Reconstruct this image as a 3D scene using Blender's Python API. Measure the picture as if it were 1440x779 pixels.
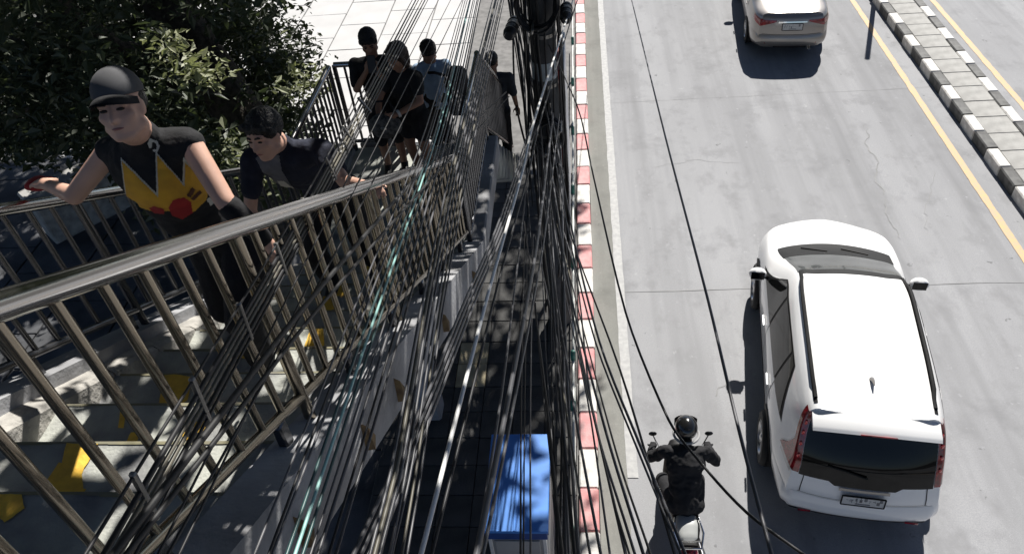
import bpy, bmesh, math, random
import numpy as np
from mathutils import Vector, Matrix, noise
from mathutils.bvhtree import BVHTree
random.seed(7)
SC = bpy.context.scene
COL = SC.collection
for o in list(bpy.data.objects):
    bpy.data.objects.remove(o)

# ------------------------------------------------------------------ camera
CAM_H = 8.2
cam_d = bpy.data.cameras.new('camera'); cam = bpy.data.objects.new('camera', cam_d); COL.objects.link(cam)
yaw, pitch, roll = .136, .730, -.117
cy, sy, cp, sp = math.cos(yaw), math.sin(yaw), math.cos(pitch), math.sin(pitch)
fw = Vector((-sy*cp, cy*cp, -sp)); rt = Vector((cy, sy, 0)); up = rt.cross(fw)
r2 = rt*math.cos(roll) + up*math.sin(roll); u2 = -rt*math.sin(roll) + up*math.cos(roll)
cam.matrix_world = Matrix(((r2.x, u2.x, -fw.x, 0), (r2.y, u2.y, -fw.y, 0), (r2.z, u2.z, -fw.z, CAM_H), (0, 0, 0, 1)))
cam_d.sensor_width = 36; cam_d.lens = 1075.125*36/1440
cam_d.clip_start = .05; cam_d.clip_end = 3000
SC.camera = cam
# ------------------------------------------------------------------ light
SUN = Vector((.33, 1.0, 1.0)).normalized()          # towards the sun
elev = math.asin(SUN.z); azim = math.atan2(SUN.x, SUN.y)
W = bpy.data.worlds.new('World'); SC.world = W; W.use_nodes = True
nt = W.node_tree; nt.nodes.clear()
sk = nt.nodes.new('ShaderNodeTexSky'); sk.sky_type = 'NISHITA'; sk.sun_disc = False
sk.sun_elevation = elev; sk.sun_rotation = azim; sk.air_density = .5; sk.dust_density = .3
bg = nt.nodes.new('ShaderNodeBackground'); bg.inputs[1].default_value = .05
wo = nt.nodes.new('ShaderNodeOutputWorld')
nt.links.new(sk.outputs[0], bg.inputs[0]); nt.links.new(bg.outputs[0], wo.inputs[0])
sd = bpy.data.lights.new('sun', 'SUN'); sd.energy = 5.0; sd.angle = math.radians(.5); sd.color = (1, .965, .91)
so = bpy.data.objects.new('sun', sd); COL.objects.link(so); so.location = (4, 12, 30)
so.rotation_euler = SUN.to_track_quat('Z', 'Y').to_euler()
SC.view_settings.view_transform = 'Standard'; SC.view_settings.look = 'None'
SC.view_settings.exposure = .64; SC.view_settings.gamma = 1; SC.view_settings.use_curve_mapping = False
SC.render.engine = 'CYCLES'

# ------------------------------------------------------------------ materials
def mat(name, col, rough=.6, metal=0., var=.25, scale=6., bump=.0, bscale=40., spec=.5, col2=None, coat=0., trans=0.):
    m = bpy.data.materials.new(name); m.use_nodes = True
    t = m.node_tree; b = t.nodes['Principled BSDF']
    b.inputs['Roughness'].default_value = rough; b.inputs['Metallic'].default_value = metal
    b.inputs['Specular IOR Level'].default_value = spec; b.inputs['Coat Weight'].default_value = coat
    tc = t.nodes.new('ShaderNodeTexCoord')
    n = t.nodes.new('ShaderNodeTexNoise'); n.inputs['Scale'].default_value = scale; n.inputs['Detail'].default_value = 6
    t.links.new(tc.outputs['Object'], n.inputs['Vector'])
    mx = t.nodes.new('ShaderNodeMix'); mx.data_type = 'RGBA'
    c2 = col2 or tuple(c*(1-var) for c in col); c1 = col if col2 else tuple(min(1, c*(1+var*.6)) for c in col)
    mx.inputs[6].default_value = (*c2, 1); mx.inputs[7].default_value = (*c1, 1)
    rp = t.nodes.new('ShaderNodeMapRange'); rp.inputs[1].default_value = .35; rp.inputs[2].default_value = .65
    t.links.new(n.outputs['Fac'], rp.inputs[0]); t.links.new(rp.outputs[0], mx.inputs[0])
    t.links.new(mx.outputs[2], b.inputs['Base Color'])
    if bump:
        n2 = t.nodes.new('ShaderNodeTexNoise'); n2.inputs['Scale'].default_value = bscale; n2.inputs['Detail'].default_value = 4
        t.links.new(tc.outputs['Object'], n2.inputs['Vector'])
        bp = t.nodes.new('ShaderNodeBump'); bp.inputs['Strength'].default_value = bump; bp.inputs['Distance'].default_value = .02
        t.links.new(n2.outputs['Fac'], bp.inputs['Height']); t.links.new(bp.outputs[0], b.inputs['Normal'])
    return m
def road_mat(name, base, dark):
    """worn concrete: broad stains stretched along the traffic, fine grain"""
    m = bpy.data.materials.new(name); m.use_nodes = True
    t = m.node_tree; b = t.nodes['Principled BSDF']; b.inputs['Roughness'].default_value = .85
    b.inputs['Specular IOR Level'].default_value = .25
    tc = t.nodes.new('ShaderNodeTexCoord')
    def nz(sc, stretch, lo, hi, det=5):
        mp = t.nodes.new('ShaderNodeMapping'); mp.inputs['Scale'].default_value = stretch
        t.links.new(tc.outputs['Object'], mp.inputs[0])
        n = t.nodes.new('ShaderNodeTexNoise'); n.inputs['Scale'].default_value = sc; n.inputs['Detail'].default_value = det
        n.inputs['Roughness'].default_value = .65; t.links.new(mp.outputs[0], n.inputs['Vector'])
        r = t.nodes.new('ShaderNodeMapRange'); r.inputs[1].default_value = lo; r.inputs[2].default_value = hi
        t.links.new(n.outputs['Fac'], r.inputs[0]); return r.outputs[0]
    def mixc(f, a, c):
        x = t.nodes.new('ShaderNodeMix'); x.data_type = 'RGBA'; t.links.new(f, x.inputs[0])
        for i, v in ((6, a), (7, c)):
            if isinstance(v, tuple): x.inputs[i].default_value = (*v, 1)
            else: t.links.new(v, x.inputs[i])
        return x.outputs[2]
    c = mixc(nz(.55, (1, .3, 1), .38, .66), base, tuple(v*.82 for v in base))
    c2 = mixc(nz(2.3, (1, .55, 1), .52, .8), c, dark)
    c3 = mixc(nz(60, (1, 1, 1), .4, .75, 3), c2, tuple(v*.75 for v in base))
    c3 = mixc(nz(1.1, (1, .045, 1), .46, .70, 4), c3, tuple(v*.62 for v in base))
    c3 = mixc(nz(.9, (1, 1, 1), .54, .72, 8), c3, tuple(v*.60 for v in base))
    c3 = mixc(nz(4.2, (1, 1, 1), .69, .73, 3), c3, tuple(v*.5 for v in base))
    c4 = mixc(nz(9, (1, .8, 1), .62, .8, 6), c3, tuple(v*1.15 for v in base))
    t.links.new(c4, b.inputs['Base Color'])
    bp = t.nodes.new('ShaderNodeBump'); bp.inputs['Strength'].default_value = .25; bp.inputs['Distance'].default_value = .01
    t.links.new(nz(110, (1, 1, 1), 0, 1, 3), bp.inputs['Height']); t.links.new(bp.outputs[0], b.inputs['Normal'])
    return m
M = {}
M['road'] = road_mat('worn_concrete_road', (.36, .363, .375), (.20, .20, .205))
M['gutter'] = road_mat('gutter_concrete', (.27, .27, .25), (.15, .15, .14))
M['ground'] = mat('ground_soil', (.05, .045, .04), .95, scale=1.5)
M['line'] = mat('worn_white_paint', (.43, .43, .42), .7, col2=(.345, .345, .345), scale=14)
M['yellow_line'] = mat('worn_yellow_paint', (.62, .40, .18), .7, col2=(.47, .36, .24), scale=12)
M['kerb_white'] = mat('kerb_white_paint', (.72, .70, .66), .7, col2=(.5, .48, .45), scale=9, bump=.2)
M['kerb_red'] = mat('kerb_red_paint', (.60, .24, .24), .7, col2=(.56, .34, .33), scale=9, bump=.2)
M['kerb_black'] = mat('kerb_black_paint', (.035, .035, .035), .7, col2=(.11, .11, .105), scale=7, bump=.2)
M['median'] = mat('median_concrete', (.40, .395, .375), .85, col2=(.30, .295, .28), scale=5, bump=.3)
M['plaza_shaded'] = mat('shade_painted_stained_stone', (.085, .088, .095), .85, var=.6, scale=1.1, bump=.15)  # slab colour darkened to paint in the tree shade; the mottling is staining
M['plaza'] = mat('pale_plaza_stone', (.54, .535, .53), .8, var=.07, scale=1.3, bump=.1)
M['joint'] = mat('joint_mortar', (.20, .195, .19), .9)
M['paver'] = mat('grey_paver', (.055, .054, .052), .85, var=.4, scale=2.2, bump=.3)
M['paver_tan'] = mat('tan_tactile_paver', (.38, .33, .22), .85, var=.3, scale=4, bump=.3)
M['tar'] = mat('tar_seal', (.20, .20, .20), .8, col2=(.31, .31, .31), scale=2)
M['steel'] = mat('polished_steel', (.50, .49, .48), .16, 1., var=.04, scale=1)
M['steel_warm'] = mat('weathered_steel_tube', (.30, .265, .21), .20, .95, var=.12, scale=1.5)
M['steel_dark'] = mat('dark_steel_tube', (.16, .16, .165), .25, .85, var=.2, scale=3)
M['tread'] = mat('mossy_step_concrete', (.45, .46, .41), .9, col2=(.20, .20, .205), scale=4.5, bump=.3, bscale=60)
M['kerbstone'] = mat('bare_step_kerb_concrete', (.46, .44, .40), .9, col2=(.26, .25, .23), scale=7, bump=.6, bscale=35)
M['yellow'] = mat('step_yellow_paint', (.90, .56, .07), .75, col2=(.72, .42, .06), scale=22, bump=.3)
M['nosing'] = mat('worn_nosing_paint', (.24, .22, .13), .8, col2=(.2, .19, .15), scale=9)
M['stringer'] = mat('pale_grey_painted_concrete', (.37, .375, .39), .8, col2=(.20, .20, .205), scale=2.6, bump=.25)
M['rust'] = mat('rusty_bracket', (.24, .17, .085), .85, col2=(.12, .08, .05), scale=20)
M['pole'] = mat('spun_concrete_pole', (.10, .10, .10), .85, var=.35, scale=3, bump=.3)
M['pole_band'] = mat('pale_pole_plate', (.52, .58, .60), .5, var=.2, scale=8)
M['black_box'] = mat('black_plastic', (.015, .015, .016), .45, var=.4)
M['c_black'] = mat('black_cable_sheath', (.012, .012, .013), .55, var=.4, scale=3)
M['c_grey'] = mat('grey_cable_sheath', (.020, .020, .022), .5, spec=.35, var=.4, scale=2)
M['c_tan'] = mat('dusty_cable_sheath', (.115, .105, .08), .5, var=.35, scale=2)
M['c_mid'] = mat('weathered_cable_sheath', (.085, .085, .092), .42, spec=.5, var=.35, scale=2)
M['c_white'] = mat('pale_cable_sheath', (.82, .81, .79), .35, var=.15, scale=2)
M['c_tealb'] = mat('pale_teal_cable_sheath', (.30, .55, .51), .4, var=.25, scale=2)
M['c_teal'] = mat('dark_teal_cable_sheath', (.03, .085, .085), .4, var=.35, scale=2)
M['tie'] = mat('cable_tie_metal', (.30, .29, .27), .4, .8)
M['blue'] = mat('blue_painted_sheet', (.06, .22, .62), .4, var=.12, scale=4)
M['blue_dk'] = mat('dark_blue_fascia', (.012, .05, .20), .45, var=.15)
M['cab'] = mat('grey_cabinet_paint', (.30, .30, .30), .5, var=.12, scale=3)
M['alu'] = mat('aluminium_trim', (.70, .70, .70), .4, .3, var=.1)
M['green'] = mat('green_post_cap', (.03, .19, .15), .5, var=.3, scale=14)
M['fence'] = mat('pale_fence_tube', (.50, .51, .48), .5, .3, var=.2)
M['red_sign'] = mat('dark_red_panel', (.20, .018, .012), .5, var=.3, scale=3)
M['wood'] = mat('dark_bark', (.032, .027, .022), .95, col2=(.10, .085, .065), scale=14, bump=.9, bscale=26)
M['white_car'] = mat('white_car_paint', (.82, .82, .815), .22, var=.01, coat=.6)
M['silver_car'] = mat('champagne_car_paint', (.29, .27, .25), .3, .55, var=.02, coat=.6)
M['glass'] = mat('dark_car_glass', (.004, .0045, .005), .03, var=.1, spec=.28)
M['glass_lt'] = mat('windscreen_glass', (.075, .08, .08), .08, var=.15, spec=.6)
M['trim'] = mat('black_car_trim', (.010, .010, .010), .6, var=.2, spec=.2)
M['tyre'] = mat('tyre_rubber', (.018, .018, .018), .85, var=.3)
M['rim'] = mat('alloy_rim', (.5, .5, .5), .3, .9, var=.1)
M['lamp_red'] = mat('red_lamp_lens', (.26, .006, .012), .12, var=.5, scale=16, coat=.8)
M['lamp_redb'] = mat('bright_red_lens', (.65, .05, .05), .1, var=.3, scale=30, coat=.8)
M['lamp_clear'] = mat('clear_lamp_lens', (.62, .60, .58), .12, var=.1, coat=.8)
M['plate'] = mat('number_plate_face', (.52, .52, .51), .5, var=.05)
M['ink'] = mat('number_plate_ink', (.16, .16, .17), .6)
M['skin'] = mat('skin', (.42, .25, .19), .5, var=.10, scale=9)
M['skin_p'] = mat('light_skin', (.62, .37, .275), .5, var=.10, scale=9)
M['skin_d'] = mat('tanned_skin', (.34, .18, .115), .5, var=.12, scale=9)
M['lips'] = mat('lip_skin', (.34, .13, .11), .45)
M['eye'] = mat('dark_eye', (.02, .014, .012), .2)
M['hair'] = mat('black_hair', (.010, .009, .009), .5, var=.5, scale=40, bump=.8, bscale=90)
M['hair_br'] = mat('dark_brown_hair', (.030, .017, .012), .5, var=.5, scale=40, bump=.8, bscale=90)
M['black_cloth'] = mat('black_cloth', (.011, .011, .013), .9, var=.3, scale=12, bump=.3, bscale=30)
M['navy_cloth'] = mat('dark_navy_cloth', (.014, .017, .034), .9, var=.3, scale=12, bump=.3, bscale=30)
M['grey_cloth'] = mat('grey_cloth', (.16, .16, .175), .9, var=.2, scale=12)
M['cap_cloth'] = mat('charcoal_cap_cloth', (.085, .085, .09), .9, var=.2, scale=12)
M['blue_cloth'] = mat('pale_blue_cloth', (.36, .49, .66), .9, var=.15, scale=9, bump=.3, bscale=22)
M['slate_cloth'] = mat('slate_cloth', (.045, .05, .06), .9, var=.2, scale=9, bump=.3, bscale=22)
M['print_y'] = mat('yellow_print', (.72, .38, .03), .8, col2=(.58, .30, .03), scale=14)
M['print_w'] = mat('pale_print', (.58, .56, .50), .8, var=.1)
M['print_r'] = mat('red_print', (.36, .018, .018), .8, var=.2)
M['print_k'] = mat('brown_print', (.10, .035, .015), .8, var=.2)
M['watch'] = mat('watch_strap', (.65, .64, .6), .4)
M['bag'] = mat('mottled_bag_cloth', (.02, .02, .02), .8, col2=(.16, .15, .14), scale=26)
M['shoe'] = mat('dark_shoe', (.02, .02, .02), .6)
M['shoe_w'] = mat('pale_shoe', (.5, .5, .48), .6)
M['chrome'] = mat('chrome_part', (.75, .75, .75), .12, 1., var=.05)
M['helmet'] = mat('glossy_black_helmet', (.012, .012, .012), .18, var=.2, coat=.7)
M['tail'] = mat('pale_grey_plastic', (.40, .41, .40), .35, var=.08)
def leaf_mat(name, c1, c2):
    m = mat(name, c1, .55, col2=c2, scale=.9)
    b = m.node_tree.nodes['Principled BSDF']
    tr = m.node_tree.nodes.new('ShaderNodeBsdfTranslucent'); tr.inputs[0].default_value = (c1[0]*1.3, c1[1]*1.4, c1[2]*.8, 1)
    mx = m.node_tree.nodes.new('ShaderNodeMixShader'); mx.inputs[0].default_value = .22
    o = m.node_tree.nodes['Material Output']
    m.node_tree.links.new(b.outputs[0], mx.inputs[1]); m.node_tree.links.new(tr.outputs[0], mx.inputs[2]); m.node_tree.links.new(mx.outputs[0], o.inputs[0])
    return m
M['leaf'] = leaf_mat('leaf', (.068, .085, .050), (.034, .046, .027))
M['leaf_sunlit'] = leaf_mat('sun_painted_leaf', (.32, .33, .21), (.20, .22, .125))  # leaf colour lightened to paint sunlight onto a few sprays

# ------------------------------------------------------------------ mesh helpers
class MB:
    def __init__(s): s.v = []; s.f = []
    def add(s, vs, fs):
        n = len(s.v); s.v += [tuple(v) for v in vs]; s.f += [tuple(i+n for i in f) for f in fs]; return s
    def box(s, c, d, rot=None, ch=0.):
        hx, hy, hz = d[0]/2, d[1]/2, d[2]/2; c = Vector(c); vs = []; fs = []
        if ch <= 0:
            vs = [Vector((x*hx, y*hy, z*hz)) for x in (-1, 1) for y in (-1, 1) for z in (-1, 1)]
            fs = [(0, 1, 3, 2), (4, 6, 7, 5), (0, 4, 5, 1), (2, 3, 7, 6), (0, 2, 6, 4), (1, 5, 7, 3)]
        else:
            idx = {}
            for sx in (-1, 1):
                for sy_ in (-1, 1):
                    for sz in (-1, 1):
                        for a in range(3):
                            p = [sx*(hx-ch), sy_*(hy-ch), sz*(hz-ch)]; p[a] = (sx, sy_, sz)[a]*(hx, hy, hz)[a]
                            idx[sx, sy_, sz, a] = len(vs); vs.append(Vector(p))
            S = (-1, 1)
            def K(sg, a): return idx[sg[0], sg[1], sg[2], a]
            for a in range(3):
                b, c_ = (a+1) % 3, (a+2) % 3
                for sa in S:
                    q = []
                    for (ub, uc) in ((-1, -1), (1, -1), (1, 1), (-1, 1)):
                        g = [0, 0, 0]; g[a] = sa; g[b] = ub; g[c_] = uc; q.append(K(g, a))
                    fs.append(tuple(q if sa > 0 else q[::-1]))
                for ub in S:
                    for uc in S:      # edge along a between faces b and c_
                        g0 = [0, 0, 0]; g0[a] = -1; g0[b] = ub; g0[c_] = uc; g1 = list(g0); g1[a] = 1
                        q = [K(g0, b), K(g1, b), K(g1, c_), K(g0, c_)]
                        fs.append(tuple(q if ub*uc < 0 else q[::-1]))
            for sx in S:
                for sy_ in S:
                    for sz in S:
                        q = [K((sx, sy_, sz), 0), K((sx, sy_, sz), 1), K((sx, sy_, sz), 2)]
                        fs.append(tuple(q if sx*sy_*sz > 0 else q[::-1]))
        if rot is not None: vs = [rot @ v for v in vs]
        return s.add([v + c for v in vs], fs)
    def tube(s, pts, r, n=8, caps=True, flat=1.):
        pts = [Vector(p) for p in pts]; rs = r if isinstance(r, (list, tuple)) else [r]*len(pts)
        base = len(s.v); ref = Vector((0, 0, 1))
        t0 = (pts[1]-pts[0]).normalized()
        if abs(t0.z) > .95: ref = Vector((1, 0, 0))
        a = t0.cross(ref).normalized()
        for i, p in enumerate(pts):
            t = (pts[min(i+1, len(pts)-1)] - pts[max(i-1, 0)]).normalized()
            a = (a - t*a.dot(t)).normalized(); b = t.cross(a)
            for k in range(n):
                th = 2*math.pi*k/n
                s.v.append(tuple(p + (a*math.cos(th) + b*math.sin(th)*flat)*rs[i]))
        for i in range(len(pts)-1):
            for k in range(n):
                k2 = (k+1) % n
                s.f.append((base+i*n+k, base+i*n+k2, base+(i+1)*n+k2, base+(i+1)*n+k))
        if caps:
            s.f.append(tuple(base+k for k in range(n))[::-1]); s.f.append(tuple(base+(len(pts)-1)*n+k for k in range(n)))
        return s
    def ell(s, c, rad, axes=None, nu=16, nv=10, fn=None):
        c = Vector(c); ax = axes or (Vector((1, 0, 0)), Vector((0, 1, 0)), Vector((0, 0, 1)))
        base = len(s.v)
        def pt(d):
            k = fn(d) if fn else 1.
            return tuple(c + (ax[0]*d.x*rad[0] + ax[1]*d.y*rad[1] + ax[2]*d.z*rad[2])*k)
        s.v.append(pt(Vector((0, 0, 1))))
        for j in range(1, nv):
            ph = math.pi*j/nv
            for i in range(nu):
                th = 2*math.pi*i/nu
                s.v.append(pt(Vector((math.sin(ph)*math.cos(th), math.sin(ph)*math.sin(th), math.cos(ph)))))
        s.v.append(pt(Vector((0, 0, -1)))); last = len(s.v)-1
        for i in range(nu):
            i2 = (i+1) % nu
            s.f.append((base, base+1+i, base+1+i2))
            for j in range(nv-2):
                s.f.append((base+1+j*nu+i, base+1+(j+1)*nu+i, base+1+(j+1)*nu+i2, base+1+j*nu+i2))
            s.f.append((last, base+1+(nv-2)*nu+i2, base+1+(nv-2)*nu+i))
        return s
    def cap(s, p0, r0, p1, r1, n=12):
        """tapered capsule"""
        p0, p1 = Vector(p0), Vector(p1); t = p1-p0; L = t.length
        if L < 1e-5: return s.ell(p0, (r0,)*3)
        t.normalize(); pts = []; rs = []
        for k in range(5):
            a = math.pi/2*(1-k/4.); pts.append(p0 - t*r0*math.sin(a)); rs.append(max(r0*math.cos(a), 1e-4))
        for k in range(5):
            a = math.pi/2*k/4.; pts.append(p1 + t*r1*math.sin(a)); rs.append(max(r1*math.cos(a), 1e-4))
        return s.tube(pts, rs, n)
    def grid(s, fn, nu, nv, wrap=False):
        base = len(s.v)
        for j in range(nv+1):
            for i in range(nu+1): s.v.append(tuple(fn(i/nu, j/nv)))
        for j in range(nv):
            for i in range(nu):
                a = base+j*(nu+1)+i; s.f.append((a, a+1, a+nu+2, a+nu+1))
        return s
    def lathe(s, prof, n=24, axis=(0, 0, 1), c=(0, 0, 0)):
        c = Vector(c); z = Vector(axis).normalized(); x = z.orthogonal().normalized(); y = z.cross(x); base = len(s.v)
        for (r, h) in prof:
            for k in range(n):
                th = 2*math.pi*k/n; s.v.append(tuple(c + z*h + (x*math.cos(th)+y*math.sin(th))*r))
        for j in range(len(prof)-1):
            for k in range(n):
                k2 = (k+1) % n; s.f.append((base+j*n+k, base+j*n+k2, base+(j+1)*n+k2, base+(j+1)*n+k))
        return s
    def prism(s, poly, z0, z1):
        n = len(poly); A = sum(poly[i][0]*poly[(i+1) % n][1]-poly[(i+1) % n][0]*poly[i][1] for i in range(n))
        if A < 0: poly = poly[::-1]
        vs = [(x, y, z0) for x, y in poly] + [(x, y, z1) for x, y in poly]
        return s.add(vs, [tuple(range(n))[::-1], tuple(range(n, 2*n))] + [(i, (i+1) % n, n+(i+1) % n, n+i) for i in range(n)])
def mesh_of(name, mb, m, smooth=False):
    me = bpy.data.meshes.new(name); me.from_pydata(mb.v, [], mb.f); me.validate(); me.update()
    if m: me.materials.append(m)
    if smooth:
        for p in me.polygons: p.use_smooth = True
        if smooth != 'all':
            try: me.set_sharp_from_angle(angle=math.radians(smooth if smooth is not True else 40))
            except Exception: pass
    return me
def obj(name, mb, m, parent=None, smooth=False, world=True):
    """one mesh object; coordinates are world ones unless world=False (then the parent's own)"""
    if isinstance(mb, MB):
        if parent is not None and world:
            off = parent.location.copy() if parent.parent is None else parent.parent.location + parent.location
            mb.v = [(v[0]-off.x, v[1]-off.y, v[2]-off.z) for v in mb.v]
        me = mesh_of(name, mb, m, smooth)
    else: me = mb
    o = bpy.data.objects.new(name, me); COL.objects.link(o)
    if parent is not None: o.parent = parent
    return o
def tag(o, label=None, cat=None, group=None, kind=None):
    if label: o['label'] = label
    if cat: o['category'] = cat
    if group: o['group'] = group
    if kind: o['kind'] = kind
    return o
def thing(name, label, cat, loc=(0, 0, 0), rz=0., group=None):
    o = bpy.data.objects.new(name, None); COL.objects.link(o); o.location = loc; o.rotation_euler = (0, 0, rz)
    o.empty_display_size = .1
    return tag(o, label, cat, group)
def struct(name, mb, m, smooth=False, parent=None):
    o = obj(name, mb, m, parent, smooth); o['kind'] = 'structure'; return o
def place(name, me, loc, parent, rot=None):
    """another object on an existing mesh (loc in world, parent unrotated)"""
    o = bpy.data.objects.new(name, me); COL.objects.link(o); o.parent = parent
    off = parent.location if parent.parent is None else parent.parent.location + parent.location
    o.location = Vector(loc) - off
    if rot: o.rotation_euler = rot
    return o
def remesh(mb, vox, smooth=3, fac=.5):
    """one continuous skin over overlapping closed shapes"""
    me = bpy.data.meshes.new('tmp'); me.from_pydata(mb.v, [], mb.f); me.update()
    o = bpy.data.objects.new('tmp', me); COL.objects.link(o)
    a = o.modifiers.new('r', 'REMESH'); a.mode = 'VOXEL'; a.voxel_size = vox; a.use_smooth_shade = True
    if smooth:
        b = o.modifiers.new('s', 'SMOOTH'); b.iterations = smooth; b.factor = fac
    dg = bpy.context.evaluated_depsgraph_get(); ev = o.evaluated_get(dg); e = ev.to_mesh()
    out = MB(); out.v = [tuple(v.co) for v in e.vertices]; out.f = [tuple(p.vertices) for p in e.polygons]
    ev.to_mesh_clear(); bpy.data.objects.remove(o); bpy.data.meshes.remove(me)
    return out
def crumple(mb, amp, sc, seed=0):
    """cloth folds along the surface normals"""
    me = bpy.data.meshes.new('t'); me.from_pydata(mb.v, [], mb.f); me.update()
    out = []
    for v in me.vertices:
        p = v.co*sc + Vector((seed, seed*.7, 0))
        out.append(tuple(v.co + v.normal*amp*(noise.noise(p) + .5*noise.noise(p*2.3))))
    bpy.data.meshes.remove(me); mb.v = out; return mb
# ------------------------------------------------------------------ setting: ground, roads, kerbs
def sheet(x0, x1, y0, y1, z, nx=1, ny=1):
    return MB().grid(lambda u, v: (x0+(x1-x0)*u, y0+(y1-y0)*v, z), nx, ny)
struct('ground', sheet(-900, 900, -900, 900, -.02), M['ground'])
struct('road', sheet(.05, 7.0, -40, 160, 0), M['road'])
struct('opposite_road', sheet(7.95, 15.5, -40, 160, .001), M['road'])
struct('gutter', sheet(.05, .40, -40, 160, .004), M['gutter'])
def ragged(x0, x1, y0, y1, z, seed, amp=.012, step=.12):
    n = int((y1-y0)/step)
    def fn(u, v):
        y = y0+(y1-y0)*v
        e = noise.noise(Vector((seed, y*3.1, u*7)))*amp + noise.noise(Vector((seed+5, y*11, u*7)))*amp*.5
        return ((x0 if u < .5 else x1)+e, y, z)
    return MB().grid(fn, 1, n)
struct('edge_line', ragged(.395, .53, 5.35, 60, .008, 1), M['line'])
struct('yellow_line', ragged(6.51, 6.63, -10, 60, .006, 4), M['yellow_line'])
struct('far_yellow_line', ragged(8.29, 8.41, -10, 60, .006, 8), M['yellow_line'])
jm = MB()
for jy in (8.67, 14.45):
    jm.grid(lambda u, v: (.42+6.57*u, jy + (v-.5)*(.016 if jy < 10 else .008)*(.5+abs(noise.noise(Vector((u*9, jy, 4))))) + noise.noise(Vector((u*5, jy, 0)))*.03, .0045), 60, 1)
struct('road_joint', jm, M['tar'])
def ribbon(mb, pts, w, z=.0045, seed=0):
    P = []
    for a, b in zip(pts, pts[1:]):
        for k in range(8):
            t = k/8; P.append((a[0]+(b[0]-a[0])*t, a[1]+(b[1]-a[1])*t))
    P.append(pts[-1]); L = []
    for i, (x, y) in enumerate(P):
        dx = noise.noise(Vector((x*6, y*6, seed)))*.07; dy = noise.noise(Vector((x*6, y*6, seed+9)))*.07
        ww = w*(.35+.9*abs(noise.noise(Vector((x*9, y*9, seed+3)))))*min(1, (i+1)/4, (len(P)-i)/4)
        L.append((x+dx, y+dy, ww))
    n0 = len(mb.v)
    for i, (x, y, ww) in enumerate(L):
        a = L[max(0, i-1)]; b = L[min(len(L)-1, i+1)]; d = Vector((b[0]-a[0], b[1]-a[1], 0)); d = d.normalized() if d.length else Vector((1, 0, 0))
        mb.v += [(x-d.y*ww, y+d.x*ww, z), (x+d.y*ww, y-d.x*ww, z)]
    for i in range(len(L)-1):
        k = n0+2*i; mb.f.append((k, k+1, k+3, k+2))
ck = MB()
ribbon(ck, [(5.35, 13.1), (5.15, 12.5), (5.2, 11.9), (5.0, 11.4), (5.05, 10.9)], .018, seed=1)
ribbon(ck, [(5.05, 10.9), (4.9, 10.4), (4.95, 9.7)], .01, seed=2)
ribbon(ck, [(6.1, 11.6), (5.6, 10.6), (5.35, 9.8)], .009, seed=3)
ribbon(ck, [(1.9, 7.0), (1.65, 6.7), (1.6, 6.6)], .012, seed=4)
ribbon(ck, [(2.9, 12.0), (2.0, 12.2), (1.2, 12.0)], .006, seed=5)
struct('road_crack', ck, M['tar'])

# kerb of painted blocks along the near pavement, period 1.14 m
P = 1.136; y_red = 10.81
kb = thing('kerb', None, None, (-.07, 0, 0)); kb['kind'] = 'structure'
meK = {c: mesh_of('kerb_block', MB().box((0, 0, 0), (.23, .562, .17), ch=.018), M['kerb_'+c]) for c in ('red', 'white', 'black')}
def kerb_row(parent, x, y0, y1, phase, ca, cb, z=.045):
    k = math.floor((y0-phase)/(P/2)); y = phase + k*P/2
    while y < y1:
        i = round((y-phase)/(P/2)); c = ca if i % 2 == 0 else cb
        place('kerb_block', meK[c], (x+random.uniform(-.006, .006), y-P/4, z+random.uniform(-.005, .005)), parent,
              (0, 0, random.uniform(-.008, .008)))
        y += P/2
kerb_row(kb, -.07, 1.5, 32, y_red, 'red', 'white')
# median: black and white blocks both sides, concrete slabs between
md = thing('median', None, None, (7.5, 0, 0)); md['kind'] = 'structure'
for c in ('white', 'black'):
    meK['m'+c] = mesh_of('kerb_block', MB().box((0, 0, 0), (.20, .562, .24), ch=.02), M['kerb_'+c])
kerb_row(md, 7.09, 7, 30, 10.2, 'mblack', 'mwhite', .08)
kerb_row(md, 7.86, 9, 30, 10.45, 'mblack', 'mwhite', .08)
ms = mesh_of('slab', MB().box((0, 0, 0), (.56, .558, .1), ch=.008), M['median'])
y = 7.0
while y < 30:
    place('slab', ms, (7.475, y, .135+random.uniform(-.006, .006)), md, (random.uniform(-.006, .006), random.uniform(-.006, .006), 0)); y += .568
struct('median_base', MB().box((7.475, 60, .03), (.6, 200, .1)), M['joint'])

# pavement under the cables
struct('pavement_base', sheet(-2.75, -.185, 1, 60, .06), M['joint'])
pv = thing('pavement', None, None, (-1.4, 4, .06)); pv['kind'] = 'structure'
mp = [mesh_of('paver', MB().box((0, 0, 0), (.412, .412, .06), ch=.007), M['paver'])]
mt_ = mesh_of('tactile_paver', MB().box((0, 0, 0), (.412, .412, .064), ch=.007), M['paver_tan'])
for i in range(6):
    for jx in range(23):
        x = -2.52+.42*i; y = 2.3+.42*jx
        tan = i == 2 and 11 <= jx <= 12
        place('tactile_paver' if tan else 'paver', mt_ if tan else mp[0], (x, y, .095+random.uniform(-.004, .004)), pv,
              (random.uniform(-.008, .008), random.uniform(-.008, .008), 0))
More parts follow.
